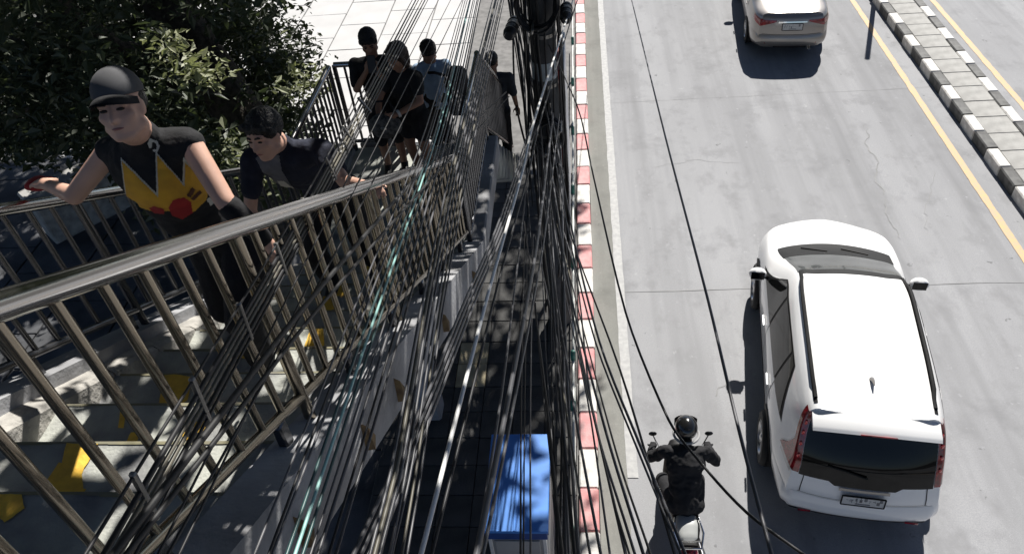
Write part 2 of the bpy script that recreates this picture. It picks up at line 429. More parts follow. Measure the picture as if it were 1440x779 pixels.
# pale plaza of large slabs
struct('plaza_base', sheet(-40, -2.75, -20, 80, .0), M['joint'])
pz = thing('plaza', None, None, (-8, 12, 0)); pz['kind'] = 'structure'
sl = [mesh_of('paving_slab', MB().box((0, 0, 0), (1.188, 1.462, .06), ch=.010), M[m_]) for m_ in ('plaza', 'plaza_shaded')]
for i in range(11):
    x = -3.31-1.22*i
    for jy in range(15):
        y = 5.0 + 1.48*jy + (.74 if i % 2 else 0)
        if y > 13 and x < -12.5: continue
        place('paving_slab', sl[1 if y < 12.8 - .1*(x+3) else 0], (x, y, .028+random.uniform(-.005, .005)), pz, (random.uniform(-.004, .004), random.uniform(-.004, .004), 0))  # slabs under the tree take the shade-darkened colour

def smooth_path(p, sub=5):
    P_ = [Vector(q) for q in p]
    if len(P_) == 2: return P_
    out = []
    for i in range(len(P_)-1):
        a = P_[max(i-1, 0)]; b = P_[i]; c = P_[i+1]; d = P_[min(i+2, len(P_)-1)]
        for k in range(sub):
            t = k/sub
            ta = .5*(c-a)*min(1, (c-b).length/max((c-a).length, 1e-6)*2); td = .5*(d-b)*min(1, (c-b).length/max((d-b).length, 1e-6)*2)
            h = (2*t**3-3*t*t+1)*b + (t**3-2*t*t+t)*ta + (-2*t**3+3*t*t)*c + (t**3-t*t)*td
            out.append(h)
    out.append(P_[-1]); return out
# ------------------------------------------------------------------ the footbridge stair
RX, LX = -1.0, -2.4
def lerp_(a, b, t): return a+(b-a)*t
def rail_z(y): return 7.37-.585*(y-.88)
def fl(y): return rail_z(y)-.95
Y_L, Z_L = 4.93, 4.05                                # start and height of the landing
def seg(x, y0, y1, dz, r, n=12, flat=1.):
    return MB().tube([(x, y0, rail_z(y0)+dz), (x, y1, rail_z(y1)+dz)], r, n, flat=flat)
st = thing('stair', 'mossy concrete footbridge stair with worn yellow paint coming down to a landing', 'stair', (-1.7, 4.95, 4.0))
RUN, RISE = .33, .33*.585
steps = []
for k in range(-2, 11):
    yn = 1.24+RUN*k; z = fl(yn)
    mb = MB().box((-1.65, yn-RUN/2-.02, z-RISE/2-.03), (1.2, RUN+.06, RISE+.058), ch=.012)
    s_ = obj('step', mb, M['tread'], st); steps.append((k, s_))
    # broken strip of paint along the nosing
    nb = MB(); n = 26
    for i in range(n):
        x0 = -2.2+1.14*i/n
        if True:
            w = .004+.010*max(0, noise.noise(Vector((x0*5, k*3.1, 5)))+.25)
            nb.add([(x0, yn-w, z+.003), (x0+1.14/n, yn-w, z+.003), (x0+1.14/n, yn+.006, z+.003), (x0, yn+.006, z+.003)], [(0, 1, 2, 3)])
    if nb.v:
        nb.v = [(v[0]-st.location.x, v[1]-st.location.y, v[2]-st.location.z) for v in nb.v]
        obj('nosing_paint', nb, M['nosing'], s_, world=False)
MARKS = [(0,[(-1.89,1.25),(-1.81,1.24),(-1.78,1.19),(-1.81,1.15),(-1.84,1.17)]),(1,[(-1.91,1.36),(-1.9,1.47),(-1.83,1.46),(-1.77,1.37)]),
 (1,[(-1.89,1.49),(-1.91,1.56),(-1.81,1.57),(-1.81,1.45),(-1.83,1.43)]),(1,[(-1.93,1.25),(-1.90,1.36),(-1.77,1.36),(-1.79,1.25)]),(2,[(-1.84,1.7),(-1.84,1.75),(-1.81,1.75),(-1.8,1.7)]),
 (2,[(-1.61,1.74),(-1.62,1.79),(-1.55,1.8),(-1.54,1.74),(-1.56,1.7)]),(3,[(-1.92,2.07),(-1.96,2.2),(-1.91,2.22),(-1.84,2.19),(-1.82,2.09),(-1.85,2.04)]),
 (2,[(-1.91,1.79),(-1.94,1.88),(-1.92,1.88),(-1.89,1.79)]),(4,[(-1.79,2.50),(-1.79,2.56),(-1.75,2.56),(-1.74,2.50)]),(5,[(-1.82,2.75),(-1.85,2.88),(-1.77,2.88),(-1.75,2.78),(-1.77,2.72)]),
 (5,[(-1.54,2.76),(-1.54,2.86),(-1.48,2.86),(-1.45,2.76)]),(7,[(-1.72,3.42),(-1.73,3.53),(-1.67,3.54),(-1.63,3.44)]),(8,[(-1.75,3.75),(-1.76,3.86),(-1.70,3.87),(-1.67,3.76)]),
 (8,[(-1.93,3.74),(-1.93,3.83),(-1.88,3.83),(-1.87,3.74)]),(10,[(-1.76,4.38),(-1.76,4.5),(-1.69,4.5),(-1.67,4.38)])]
for q_, (k, poly) in enumerate(MARKS):
    yn = 1.24+RUN*k; z = fl(yn)+.004+.0007*q_; s_ = [o for q, o in steps if q == k][0]
    mx_ = sum(p[0] for p in poly)/len(poly); my_ = sum(p[1] for p in poly)/len(poly)
    poly = [(mx_+(p[0]-mx_)*1.25, min(yn-.004, max(yn-RUN+.03, my_+(p[1]-my_)*1.3))) for p in poly]
    P2 = []
    for i, a in enumerate(poly):
        b = poly[(i+1) % len(poly)]
        for t in range(5):
            x = a[0]+(b[0]-a[0])*t/5; y = a[1]+(b[1]-a[1])*t/5
            P2.append((x+.004*noise.noise(Vector((x*40, y*40, 1))), y+.004*noise.noise(Vector((x*40, y*40, 7))), z))
    mb = MB().add([Vector(p)-st.location for p in P2], [tuple(range(len(P2)))])
    obj('yellow_mark', mb, M['yellow'], s_, world=False)
# the bare concrete kerb running down the far side of the treads, lumpy where each step meets it
for k in range(-2, 11):
    y0, y1 = 1.24+RUN*(k-1)+.004, 1.24+RUN*k-.004
    prof = [(-2.362, -1.22), (-2.362, -.935), (-2.345, -.915), (-2.245, -.915), (-2.225, -.935), (-2.225, -1.22)]
    def kf(u, v):
        x, d = prof[min(5, int(round(v*5)))]; y = lerp_(y0, y1, u)
        n_ = 0 if d < -1.2 else noise.noise(Vector((x*14, y*12, 4)))*.005+noise.noise(Vector((x*40, y*36, 9)))*.003
        return (x+n_, y, rail_z(y)+d+n_)
    mb = MB().grid(kf, 9, 5); mb.f = [f[::-1] for f in mb.f]
    for e in (0, 9): mb.f.append(tuple(e+10*q for q in range(6)))
    obj('kerb_step', mb, M['kerbstone'], st)
obj('landing', MB().box((-1.69, 5.79, 3.95), (1.46, 1.74, .2), ch=.012), M['tread'], st)
for i in range(8):
    yn = 6.69+.27*i+.27; z = Z_L-.2*(i+1)
    obj('step', MB().box((-1.36, yn-.14, z-.12), (.84, .31, .24), ch=.012), M['tread'], st)
obj('soffit', MB().add([(x, y, z) for x in (-2.36, -1.06) for (y, z) in ((.2, fl(.2)-.26), (Y_L, fl(Y_L)-.26), (Y_L, fl(Y_L)-.42), (.2, fl(.2)-.42))],
    [(0, 1, 2, 3), (7, 6, 5, 4), (0, 4, 5, 1), (1, 5, 6, 2), (2, 6, 7, 3), (3, 7, 4, 0)]), M['stringer'], st)
def slanted(x0, x1, y0, y1, a, b):
    return MB().add([(x, y, rail_z(y)-d) for x in (x0, x1) for (y, d) in ((y0, a), (y1, a), (y1, b), (y0, b))],
        [(0, 1, 2, 3), (7, 6, 5, 4), (0, 4, 5, 1), (1, 5, 6, 2), (2, 6, 7, 3), (3, 7, 4, 0)])
obj('stringer', slanted(-1.05, -.89, -.4, Y_L+.1, .85, 1.19), M['stringer'], st)
obj('stringer', slanted(-2.50, -2.34, -.4, Y_L+.1, .84, 1.25), M['stringer'], st)
obj('landing_beam', MB().box((-.965, 5.87, 3.98), (.15, 1.66, .24), ch=.015), M['stringer'], st)
obj('landing_beam', MB().box((-2.42, 5.87, 3.95), (.12, 1.66, .28), ch=.015), M['stringer'], st)
obj('landing_beam', MB().box((-2.06, 6.755, 3.90), (.56, .12, .34), ch=.015), M['stringer'], st)
obj('column', MB().box((-2.15, 6.3, 1.95), (.30, .30, 3.76), ch=.03), M['stringer'], st)
for y in (1.15, 1.75, 2.2, 3.2, 4.3):      # rusty cleats on the outer face
    z = rail_z(y)-1.06
    obj('bracket', MB().add([(-.892, y-.022, z-.06), (-.892, y+.026, z-.015), (-.892, y+.004, z+.08), (-.852, y-.02, z-.055), (-.852, y+.02, z-.015), (-.865, y+.004, z+.06)],
        [(0, 1, 2), (5, 4, 3), (0, 3, 4, 1), (1, 4, 5, 2), (2, 5, 3, 0)]), M['rust'], st)
struct('footbridge_deck', MB().box((3.0, -1.45, 6.45), (12, 2.9, .3), ch=.02), M['stringer'])

# railings: handrail, bottom rail, posts and balusters, one object each
def flight_rail(x, label, mat_b):
    t = thing('stair_railing', label, 'railing', (x, 2.2, rail_z(2.2)-.95), group='railings of the footbridge stair')
    t2 = MB().tube([(x, -.5, rail_z(-.5)), (x, Y_L-.02, rail_z(Y_L-.02))], .028, 20)
    obj('handrail', t2, M['steel'], t, smooth=True)
    obj('bottom_rail', seg(x, -.5, Y_L-.05, -.73, .019, 12), mat_b, t, smooth=True)
    b0 = mesh_of('baluster', MB().tube([(0, 0, -.352), (0, 0, .352)], .0125, 12), mat_b, True)
    p0 = mesh_of('post', MB().tube([(0, 0, -.45), (0, 0, .45)], .021, 14), mat_b, True)
    f0 = mesh_of('base_plate', MB().box((0, 0, 0), (.11, .11, .014), ch=.003), M['steel_dark'])
    y = -.42; k = 0
    while y < Y_L-.03:
        if k % 9 == 7:
            place('post', p0, (x, y+.02, rail_z(y)-.46), t)
            place('base_plate', f0, (x, y+.02, rail_z(y)-.885), t, (-.53, 0, 0))
        else:
            place('baluster', b0, (x, y, rail_z(y)-.375), t)
        y += .127; k += 1
    for y in np.arange(.2, Y_L-.2, .62):
        obj('rail_foot', MB().box((x, y, rail_z(y)-.80), (.035, .05, .12), ch=.006), M['steel_dark'], t)
    return t
flight_rail(RX, 'steel stair railing nearest the cables with thick shiny handrail crossing the picture', M['steel_warm'])
flight_rail(LX, 'steel stair railing beside the tree, held by the man in the black cap', M['steel_dark'])
def level_rail(p0, p1, label, z=5.0, mb_=None, sp=.105):
    p0, p1 = Vector((*p0, 0)), Vector((*p1, 0)); c = (p0+p1)/2; L = (p1-p0).length
    t = thing('landing_railing', label, 'railing', (c.x, c.y, Z_L), group='railings around the stair landing')
    mb_ = mb_ or M['steel_dark']
    obj('handrail', MB().tube([(p0.x, p0.y, z), (p1.x, p1.y, z)], .027, 16), M['steel'], t, smooth=True)
    obj('bottom_rail', MB().tube([(p0.x, p0.y, z-.84), (p1.x, p1.y, z-.84)], .018, 10), mb_, t, smooth=True)
    b0 = mesh_of('baluster', MB().tube([(0, 0, -.42), (0, 0, .42)], .0125, 10), mb_, True)
    ps = mesh_of('post', MB().tube([(0, 0, -.47), (0, 0, .47)], .022, 12), mb_, True)
    n = max(2, round(L/sp))
    for i in range(n+1):
        q = p0+(p1-p0)*i/n
        if i in (0, n): place('post', ps, (q.x, q.y, z-.475), t)
        else: place('baluster', b0, (q.x, q.y, z-.42), t)
    return t
level_rail((RX, 4.97), (RX, 6.62), 'landing railing of close-set bars below the bright handrail by the utility pole')
level_rail((LX, 4.97), (LX, 6.55), 'short landing railing running back beside the tree trunk')
level_rail((LX+.04, 6.60), (-1.78, 6.60), 'landing end railing with slanting shadows in front of the pale plaza')
for x, lb in ((-1.0, 'lower stair railing beyond the landing on the utility pole side'), (-1.76, 'lower stair railing beyond the landing behind the man in the blue shirt')):
    t = thing('lower_railing', lb, 'railing', (x, 7.8, 3.2), group='railings beyond the landing')
    zz = lambda y: 5.0-.74*(y-6.68)
    obj('handrail', MB().tube([(x, 6.68, 5.0), (x, 8.9, zz(8.9))], .027, 12), M['steel'], t, smooth=True)
    obj('bottom_rail', MB().tube([(x, 6.68, 4.2), (x, 8.9, zz(8.9)-.8)], .018, 8), M['steel_dark'], t, smooth=True)
    b0 = mesh_of('baluster', MB().tube([(0, 0, -.4), (0, 0, .4)], .012, 8), M['steel_dark'], True)
    for y in np.arange(6.76, 8.9, .125): place('baluster', b0, (x, y, zz(y)-.4), t)

# ------------------------------------------------------------------ utility pole and what hangs on it
PX, PY = -.45, 8.0
pl = thing('utility_pole', 'grey concrete utility pole swamped in black cables', 'pole', (PX, PY, .1))
obj('shaft', MB().tube([(PX, PY, .1), (PX, PY, 9.5)], [.165, .115], 20), M['pole'], pl, smooth=True)
obj('plate_band', MB().tube([(PX, PY, 4.05), (PX, PY, 4.26)], .146, 24), M['pole_band'], pl, smooth=True)
for k in range(15):          # cables rising along the shaft
    a = -2.9+.27*k+random.uniform(-.1, .1); R = .175+random.uniform(0, .05)
    pts = [(PX+R*math.cos(a+.25*math.sin(z*1.3+k))+random.uniform(-.012, .012), PY+R*math.sin(a+.25*math.sin(z*1.3+k)), z) for z in np.linspace(random.uniform(.2, 1.4), 5.4, 16) if not (z > 3.95 and z < 4.35 and abs(a+1.5) < .55)]
    obj('riser_cable', MB().tube(smooth_path(pts, 2), random.choice((.010, .014, .019)), 7), M['c_black'], pl, smooth='all')
for z in (3.3, 3.95, 4.55, 5.05, 5.6):
    obj('strap', MB().tube([(PX, PY, z), (PX, PY, z+.04)], .152, 20), M['tie'], pl, smooth=True)
for z in (6.6, 7.4):
    obj('crossarm', MB().box((PX, PY-.17, z), (1.5, .08, .09), ch=.008), M['steel_dark'], pl)
for z, x in ((3.55, -.12), (3.3, .1), (3.8, .05)):
    obj('hook', MB().tube([(PX+x, PY-.1, z), (PX+x, PY-.26, z-.02), (PX+x, PY-.28, z+.06)], .014, 8), M['tie'], pl, smooth=True)
def closure(loc, L, r, d, lb):
    d = Vector(d).normalized(); p = Vector(loc)
    t = thing('cable_closure', lb, 'junction box', loc, group='black cable closures at the pole')
    obj('case', MB().lathe([(0, -L/2), (r*.6, -L/2), (r*.75, -L/2+.04), (r, -L/2+.06), (r, L/2-.06), (r*.75, L/2-.04), (r*.6, L/2), (0, L/2)], 16, d, p), M['black_box'], t, smooth=True)
    for s in (-.28, 0, .28): obj('clamp_ring', MB().lathe([(r*1.0, L*s-.015), (r*1.1, L*s-.012), (r*1.1, L*s+.012), (r*1.0, L*s+.015)], 16, d, p), M['black_box'], t)
closure((PX-.3, 7.75, 4.75), .6, .065, (.05, 1, -.15), 'long black cable closure hung left of the pole top')
closure((PX+.28, 7.7, 4.9), .5, .06, (0, 1, -.1), 'black cable closure to the right of the pole top')
closure((PX+.12, 7.6, 3.0), .45, .055, (.05, .6, -.8), 'black cable closure hanging low in the cable tangle')
for i, (x, y, z, R, lb) in enumerate(((PX-.02, 7.74, 5.0, .22, 'large coil of spare black cable tied to the pole top'), (PX+.02, 7.70, 3.45, .17, 'small coil of spare black cable under the pole plate'))):
    t = thing('cable_coil', lb, 'cable coil', (x, y, z))
    for k in range(9):
        rr = R*(.8+.25*random.random()); ph = random.random()*6
        pts = [(x+rr*math.cos(a)*1., y+.03*math.sin(a*2+ph)+.02*k-.1, z+rr*1.25*math.sin(a)) for a in np.linspace(0, 2*math.pi, 33)]
        obj('loop', MB().tube(pts, .011, 7, False), M['c_black'], t, smooth=True)
    for a in (.6, 2.6, 4.4):
        obj('tie', MB().box((x+R*.95*math.cos(a), y-.02, z+R*1.18*math.sin(a)), (.06, .24, .03), Matrix.Rotation(-a, 3, 'Y'), ch=.008), M['tie'], t)
rs = thing('sign_panel', 'tall dark red sign panel with pale edge standing between pole and kerb', 'sign', (-.30, 9.1, .1))
obj('panel', MB().box((-.31, 9.1, 2.75), (.07, 1.0, 2.1), ch=.01), M['red_sign'], rs)
obj('edge_trim', MB().box((-.255, 9.1, 2.75), (.03, 1.04, 2.14), ch=.006), M['alu'], rs)
for y in (8.75, 9.45): obj('leg', MB().tube([(-.29, y, .1), (-.29, y, 1.72)], .03, 10), M['fence'], rs, smooth=True)

# ------------------------------------------------------------------ overhead cables
CABLES = {
 'left_slim': [
  (0.0036,[(-2.472,13.35,3.636),(-1.725,7.6,5.178),(-1.039,2.319,6.593),(-0.843,0.586,7.077),(-0.746,-0.275,7.317)]),
  (0.004,[(-2.149,13.392,3.715),(-1.565,7.6,5.168),(-1.054,2.541,6.436),(-0.871,0.677,6.906),(-0.786,-0.192,7.125)]),
 ],
 'left_grey': [
  (0.0062,[(-2.397,13.364,3.667),(-1.689,7.6,5.175),(-1.049,2.399,6.537),(-0.854,0.618,7.017),(-0.759,-0.246,7.251)]),
 ],
 'left_tan': [
  (0.005,[(-2.339,13.371,3.68),(-1.66,7.6,5.174),(-1.052,2.437,6.51),(-0.858,0.633,6.989),(-0.766,-0.232,7.218)]),
  (0.005,[(-2.267,13.378,3.689),(-1.623,7.6,5.171),(-1.051,2.468,6.487),(-0.862,0.646,6.964),(-0.773,-0.22,7.19)]),
 ],
 'left_black': [
  (0.0062,[(-2.209,13.386,3.704),(-1.594,7.6,5.169),(-1.053,2.508,6.459),(-0.867,0.662,6.933),(-0.78,-0.205,7.155)]),
 ],
 'thin_left': [
  (0.003,[(-2.038,13.586,3.59),(-1.494,7.8,5.081),(-0.985,2.399,6.472),(-0.82,0.672,6.915),(-0.737,-0.196,7.138)]),
  (0.003,[(-1.803,13.604,3.615),(-1.367,7.8,5.073),(-0.968,2.485,6.408),(-0.82,0.709,6.846),(-0.748,-0.162,7.061)]),
  (0.0034,[(-1.622,13.605,3.595),(-1.247,7.8,5.065),(-0.904,2.472,6.414),(-0.82,0.689,6.884),(-0.779,-0.18,7.113)]),
 ],
 'black_thick': [
  (0.0085,[(-0.863,7.6,4.083),(-0.874,3.475,5.89),(-0.844,1.678,6.639),(-0.817,0.98,6.916),(-0.8,0.592,7.067),(-0.763,-0.246,7.395)]),
  (0.006,[(-0.836,7.6,4.029),(-0.835,3.478,5.834),(-0.821,1.667,6.613),(-0.801,0.981,6.894),(-0.79,0.602,7.049),(-0.766,-0.231,7.39)]),
 ],
 'mid': [
  (0.0036,[(-1.634,12.665,3.983),(-1.237,7.8,5.064),(-0.907,3.767,5.961),(-0.8,1.64,6.46),(-0.76,0.811,6.655),(-0.717,-0.064,6.86)]),
  (0.004,[(-1.6,12.675,4.02),(-1.215,7.8,5.063),(-0.903,3.856,5.907),(-0.806,1.7,6.395),(-0.76,0.848,6.585),(-0.713,-0.029,6.781)]),
  (0.004,[(-1.564,12.678,4.027),(-1.193,7.8,5.062),(-0.895,3.877,5.893),(-0.796,1.719,6.375),(-0.76,0.857,6.568),(-0.723,-0.02,6.766)]),
  (0.0037,[(-1.434,12.708,4.154),(-1.114,7.8,5.056),(-0.876,4.148,5.728),(-0.792,1.923,6.156),(-0.76,0.979,6.339),(-0.73,0.096,6.51)]),
  (0.0059,[(-1.399,12.714,4.185),(-1.091,7.8,5.055),(-0.865,4.207,5.691),(-0.785,1.969,6.106),(-0.76,1.006,6.288),(-0.737,0.122,6.455)]),
  (0.0046,[(-1.378,12.723,4.233),(-1.077,7.8,5.054),(-0.862,4.292,5.639),(-0.784,2.037,6.033),(-0.76,1.048,6.209),(-0.738,0.162,6.367)]),
  (0.0057,[(-1.342,12.729,4.266),(-1.057,7.8,5.053),(-0.858,4.351,5.604),(-0.78,2.086,5.981),(-0.76,1.078,6.153),(-0.742,0.191,6.304)]),
 ],
 'teal_dark': [
  (0.0052,[(-1.519,12.689,4.07),(-1.168,7.8,5.06),(-0.894,3.974,5.835),(-0.802,1.789,6.3),(-0.76,0.9,6.487),(-0.718,0.02,6.673)]),
  (0.0052,[(-1.461,12.701,4.126),(-1.131,7.8,5.058),(-0.88,4.09,5.763),(-0.798,1.876,6.206),(-0.76,0.952,6.39),(-0.724,0.07,6.565)]),
 ],
 'teal_bright': [
  (0.0052,[(-1.508,12.695,4.099),(-1.16,7.8,5.059),(-0.892,4.032,5.799),(-0.8,1.834,6.252),(-0.76,0.926,6.438),(-0.721,0.045,6.619)]),
 ],
 'mid2': [
  (0.0053,[(-1.117,11.927,4.222),(-0.955,8,4.964),(-0.788,3.985,5.722),(-0.69,2.22,6.048),(-0.63,1.358,6.204),(-0.62,1.017,6.27),(-0.595,0.133,6.44)]),
  (0.0075,[(-1.068,11.931,4.238),(-0.924,8,4.962),(-0.779,4.03,5.693),(-0.684,2.258,6.011),(-0.626,1.384,6.165),(-0.62,1.038,6.231),(-0.605,0.154,6.399)]),
  (0.0064,[(-1.054,11.936,4.263),(-0.913,8,4.961),(-0.773,4.09,5.655),(-0.683,2.305,5.965),(-0.624,1.418,6.116),(-0.62,1.064,6.181),(-0.609,0.179,6.343)]),
  (0.0055,[(-1.014,11.945,4.31),(-0.892,8,4.96),(-0.775,4.2,5.586),(-0.695,2.396,5.876),(-0.636,1.484,6.019),(-0.62,1.119,6.078),(-0.581,0.231,6.221)]),
  (0.0047,[(-0.978,11.947,4.319),(-0.867,8,4.958),(-0.761,4.223,5.571),(-0.681,2.416,5.856),(-0.625,1.499,5.997),(-0.62,1.129,6.058),(-0.608,0.241,6.206)]),
  (0.0052,[(-0.955,11.956,4.375),(-0.855,8,4.958),(-0.763,4.34,5.497),(-0.693,2.515,5.759),(-0.637,1.571,5.891),(-0.62,1.189,5.945),(-0.581,0.299,6.072)]),
  (0.0046,[(-0.921,11.961,4.407),(-0.834,8,4.956),(-0.756,4.406,5.455),(-0.695,2.572,5.704),(-0.635,1.613,5.828),(-0.62,1.223,5.881),(-0.586,0.332,6.001)]),
 ],
 'mid3': [
  (0.0074,[(-0.621,7.8,3.593),(-0.604,4.192,4.978),(-0.637,2.663,5.583),(-0.649,1.798,5.922),(-0.68,1.037,6.231),(-0.714,0.203,6.569)]),
  (0.008,[(-0.596,7.8,3.591),(-0.593,4.256,4.928),(-0.633,2.722,5.525),(-0.649,1.844,5.863),(-0.68,1.069,6.17),(-0.714,0.233,6.501)]),
  (0.0082,[(-0.572,7.8,3.59),(-0.582,4.322,4.877),(-0.629,2.784,5.464),(-0.649,1.894,5.8),(-0.68,1.104,6.105),(-0.713,0.265,6.429)]),
  (0.0075,[(-0.547,7.8,3.589),(-0.57,4.39,4.823),(-0.625,2.848,5.4),(-0.649,1.946,5.734),(-0.68,1.14,6.036),(-0.712,0.298,6.352)]),
 ],
 'bright': [
  (0.0085,[(0.238,13.204,3.873),(-0.102,8.3,4.786),(-0.237,6.355,5.148),(-0.361,4.489,5.494),(-0.383,3.812,5.612),(-0.454,2.567,5.839),(-0.491,1.755,5.984),(-0.52,1.109,6.099),(-0.56,0.224,6.256)]),
 ],
 'bright_mate': [
  (0.006,[(0.304,13.208,3.9),(-0.055,8.3,4.783),(-0.194,6.398,5.125),(-0.323,4.549,5.455),(-0.35,3.871,5.57),(-0.429,2.616,5.792),(-0.467,1.794,5.933),(-0.5,1.137,6.046),(-0.545,0.251,6.199)]),
 ],
 'grey_low': [
  (0.01,[(-0.369,7.8,3.673),(-0.309,3.669,5.232),(-0.31,2.564,5.653),(-0.316,1.926,5.897),(-0.322,1.477,6.069),(-0.33,1.037,6.239),(-0.346,0.197,6.562)]),
  (0.006,[(-0.295,7.8,3.669),(-0.278,3.794,5.129),(-0.292,2.675,5.541),(-0.305,2.02,5.783),(-0.316,1.555,5.956),(-0.33,1.096,6.127),(-0.355,0.253,6.441)]),
 ],
 'down': [
  (0.005,[(-0.823,7.7,1.978),(-0.445,3.026,4.443),(-0.318,1.588,5.2),(-0.248,0.794,5.618)]),
  (0.005,[(-0.712,7.7,1.974),(-0.388,3.026,4.442),(-0.276,1.589,5.2),(-0.215,0.794,5.619)]),
  (0.004,[(-0.786,7.7,1.977),(-0.423,3.026,4.442),(-0.306,1.588,5.2),(-0.242,0.794,5.619)]),
 ],
 'right': [
  (0.0066,[(-0.456,7.8,3.295),(-0.139,3.739,4.742),(0.05,2.152,5.316),(0.166,1.381,5.6),(0.293,0.545,5.908)]),
  (0.0043,[(-0.43,7.8,2.992),(-0.081,3.07,4.906),(0.07,1.687,5.472),(0.116,1.381,5.6),(0.239,0.558,5.943)]),
  (0.005,[(-0.446,7.8,3.769),(-0.139,4.233,4.767),(0.021,2.826,5.166),(0.192,1.912,5.439),(0.299,1.383,5.6),(0.47,0.537,5.857)]),
  (0.0066,[(-0.397,7.8,3.767),(-0.109,4.233,4.766),(0.043,2.826,5.165),(0.21,1.912,5.439),(0.314,1.383,5.6),(0.48,0.537,5.857)]),
  (0.0062,[(-0.572,7.8,2.79),(-0.231,3.833,4.524),(-0.076,2.215,5.233),(0.014,1.38,5.6),(0.103,0.56,5.96)]),
  (0.0053,[(-0.619,7.8,2.466),(-0.255,3.669,4.481),(-0.119,2.265,5.166),(-0.024,1.379,5.6),(0.063,0.575,5.994)]),
  (0.0066,[(-0.461,7.8,2.234),(-0.014,2.609,4.954),(0.103,1.381,5.6),(0.179,0.587,6.017)]),
  (0.0058,[(-0.44,7.8,2.458),(-0.117,4.71,3.979),(-0.004,2.439,5.075),(0.136,1.381,5.6),(0.242,0.58,5.997)]),
  (0.0063,[(-0.703,7.8,1.892),(-0.357,4.721,3.675),(-0.186,3.117,4.602),(-0.062,1.379,5.6),(-0.007,0.6,6.047)]),
  (0.005,[(-0.412,7.8,2.117),(-0.045,3.635,4.371),(0.104,2.06,5.226),(0.191,1.382,5.6),(0.292,0.599,6.032)]),
  (0.0048,[(-0.481,7.8,2.679),(-0.214,4.366,4.239),(-0.028,2.497,5.094),(0.047,1.38,5.6),(0.102,0.562,5.971)]),
 ],
 'lone_sag': [
  (0.006,[(-0.396,8,4.448),(-0.068,5.929,4.817),(0.047,4.522,5.045),(0.185,2.893,5.31),(0.326,2.085,5.455),(0.425,1.82,5.522),(0.553,1.547,5.605),(0.694,1.334,5.7),(1.161,0.631,6.012)]),
 ],
 'lone_long': [
  (0.0075,[(0.786,16.866,2.362),(0.708,11,3.622),(0.633,5.395,4.826),(0.612,2.941,5.355),(0.592,1.963,5.564),(0.589,1.333,5.7),(0.585,0.454,5.89)]),
 ],
 'lone_mid': [
  (0.006,[(-0.479,7.9,2.927),(-0.085,4.507,4.323),(0.148,2.706,5.07),(0.273,1.402,5.6),(0.353,0.571,5.937)]),
 ],
 'tangle': [
  (0.008,[(-0.507,7.576,3.678),(-0.202,2.984,5.021),(-0.084,1.447,5.47),(-0.018,0.586,5.722)]),
  (0.004,[(-0.558,7.525,3.452),(-0.286,3.248,4.652),(-0.155,1.642,5.101),(-0.084,0.778,5.343)]),
  (0.006,[(-0.416,7.848,3.487),(-0.243,3.194,4.791),(-0.159,1.566,5.246),(-0.114,0.7,5.487)]),
  (0.008,[(-0.295,7.874,2.873),(-0.17,3.103,4.7),(-0.125,1.538,5.299),(-0.101,0.698,5.621)]),
  (0.004,[(-0.742,7.901,3.287),(-0.326,3.227,4.697),(-0.149,1.596,5.189),(-0.057,0.739,5.447)]),
  (0.008,[(-0.723,7.674,2.858),(-0.533,3.112,4.644),(-0.495,1.555,5.258),(-0.474,0.718,5.589)]),
  (0.006,[(-0.331,7.867,2.7),(-0.179,3.074,4.678),(-0.147,1.528,5.317),(-0.13,0.697,5.661)]),
  (0.006,[(-0.486,7.933,2.435),(-0.184,2.991,4.708),(-0.108,1.484,5.401),(-0.066,0.667,5.777)]),
  (0.008,[(-0.817,7.756,2.147),(-0.28,2.9,4.693),(-0.132,1.459,5.448),(-0.05,0.665,5.864)]),
  (0.008,[(-0.304,7.895,3.332),(-0.152,3.119,4.83),(-0.076,1.522,5.33),(-0.035,0.664,5.599)]),
  (0.008,[(-0.311,7.512,3.598),(-0.174,3.323,4.619),(-0.145,1.685,5.021),(-0.13,0.811,5.234)]),
  (0.004,[(-0.477,7.634,3.025),(-0.227,3.147,4.645),(-0.11,1.586,5.208),(-0.046,0.742,5.513)]),
 ],
 'far': [
  (0.0099,[(-1.167,15.876,3.681),(-0.842,11.899,3.407),(-0.659,9.652,3.253),(-0.58,7.724,3.124)]),
  (0.0065,[(-1.301,15.446,4.714),(-0.962,11.644,3.519),(-0.779,9.594,2.874),(-0.578,7.749,2.293)]),
  (0.0117,[(-0.857,13.523,6.035),(-0.749,9.98,4.183),(-0.716,8.885,3.611),(-0.697,7.915,3.105)]),
  (0.0099,[(-1.191,14.928,4.984),(-0.881,11.147,3.716),(-0.762,9.703,3.232),(-0.477,7.821,2.595)]),
  (0.0114,[(-1.53,14.459,5.46),(-1.036,10.829,3.856),(-0.797,9.065,3.076),(-0.632,7.778,2.508)]),
  (0.0091,[(-1.634,12.587,6.998),(-0.858,9.755,4.281),(-0.64,8.96,3.519),(-0.387,7.849,2.459)]),
  (0.0132,[(-1.089,13.774,5.751),(-0.935,10.116,4.139),(-0.871,8.598,3.471),(-0.707,7.844,3.131)]),
  (0.009,[(-0.65,12.437,7.105),(-0.68,9.524,4.364),(-0.69,8.532,3.431),(-0.733,7.921,2.861)]),
  (0.0107,[(-0.737,14.3,5.149),(-0.529,10.486,3.963),(-0.424,8.563,3.365),(-0.41,7.843,3.143)]),
  (0.0123,[(0.139,14.847,4.691),(-0.251,10.981,3.743),(-0.462,8.889,3.231),(-0.681,7.913,3.02)]),
  (0.0086,[(-0.67,14.723,4.891),(-0.473,10.88,3.798),(-0.397,9.389,3.374),(-0.381,7.949,2.97)]),
  (0.008,[(-1.713,15.518,4.469),(-1.056,11.692,3.505),(-0.743,9.872,3.047),(-0.369,7.815,2.529)]),
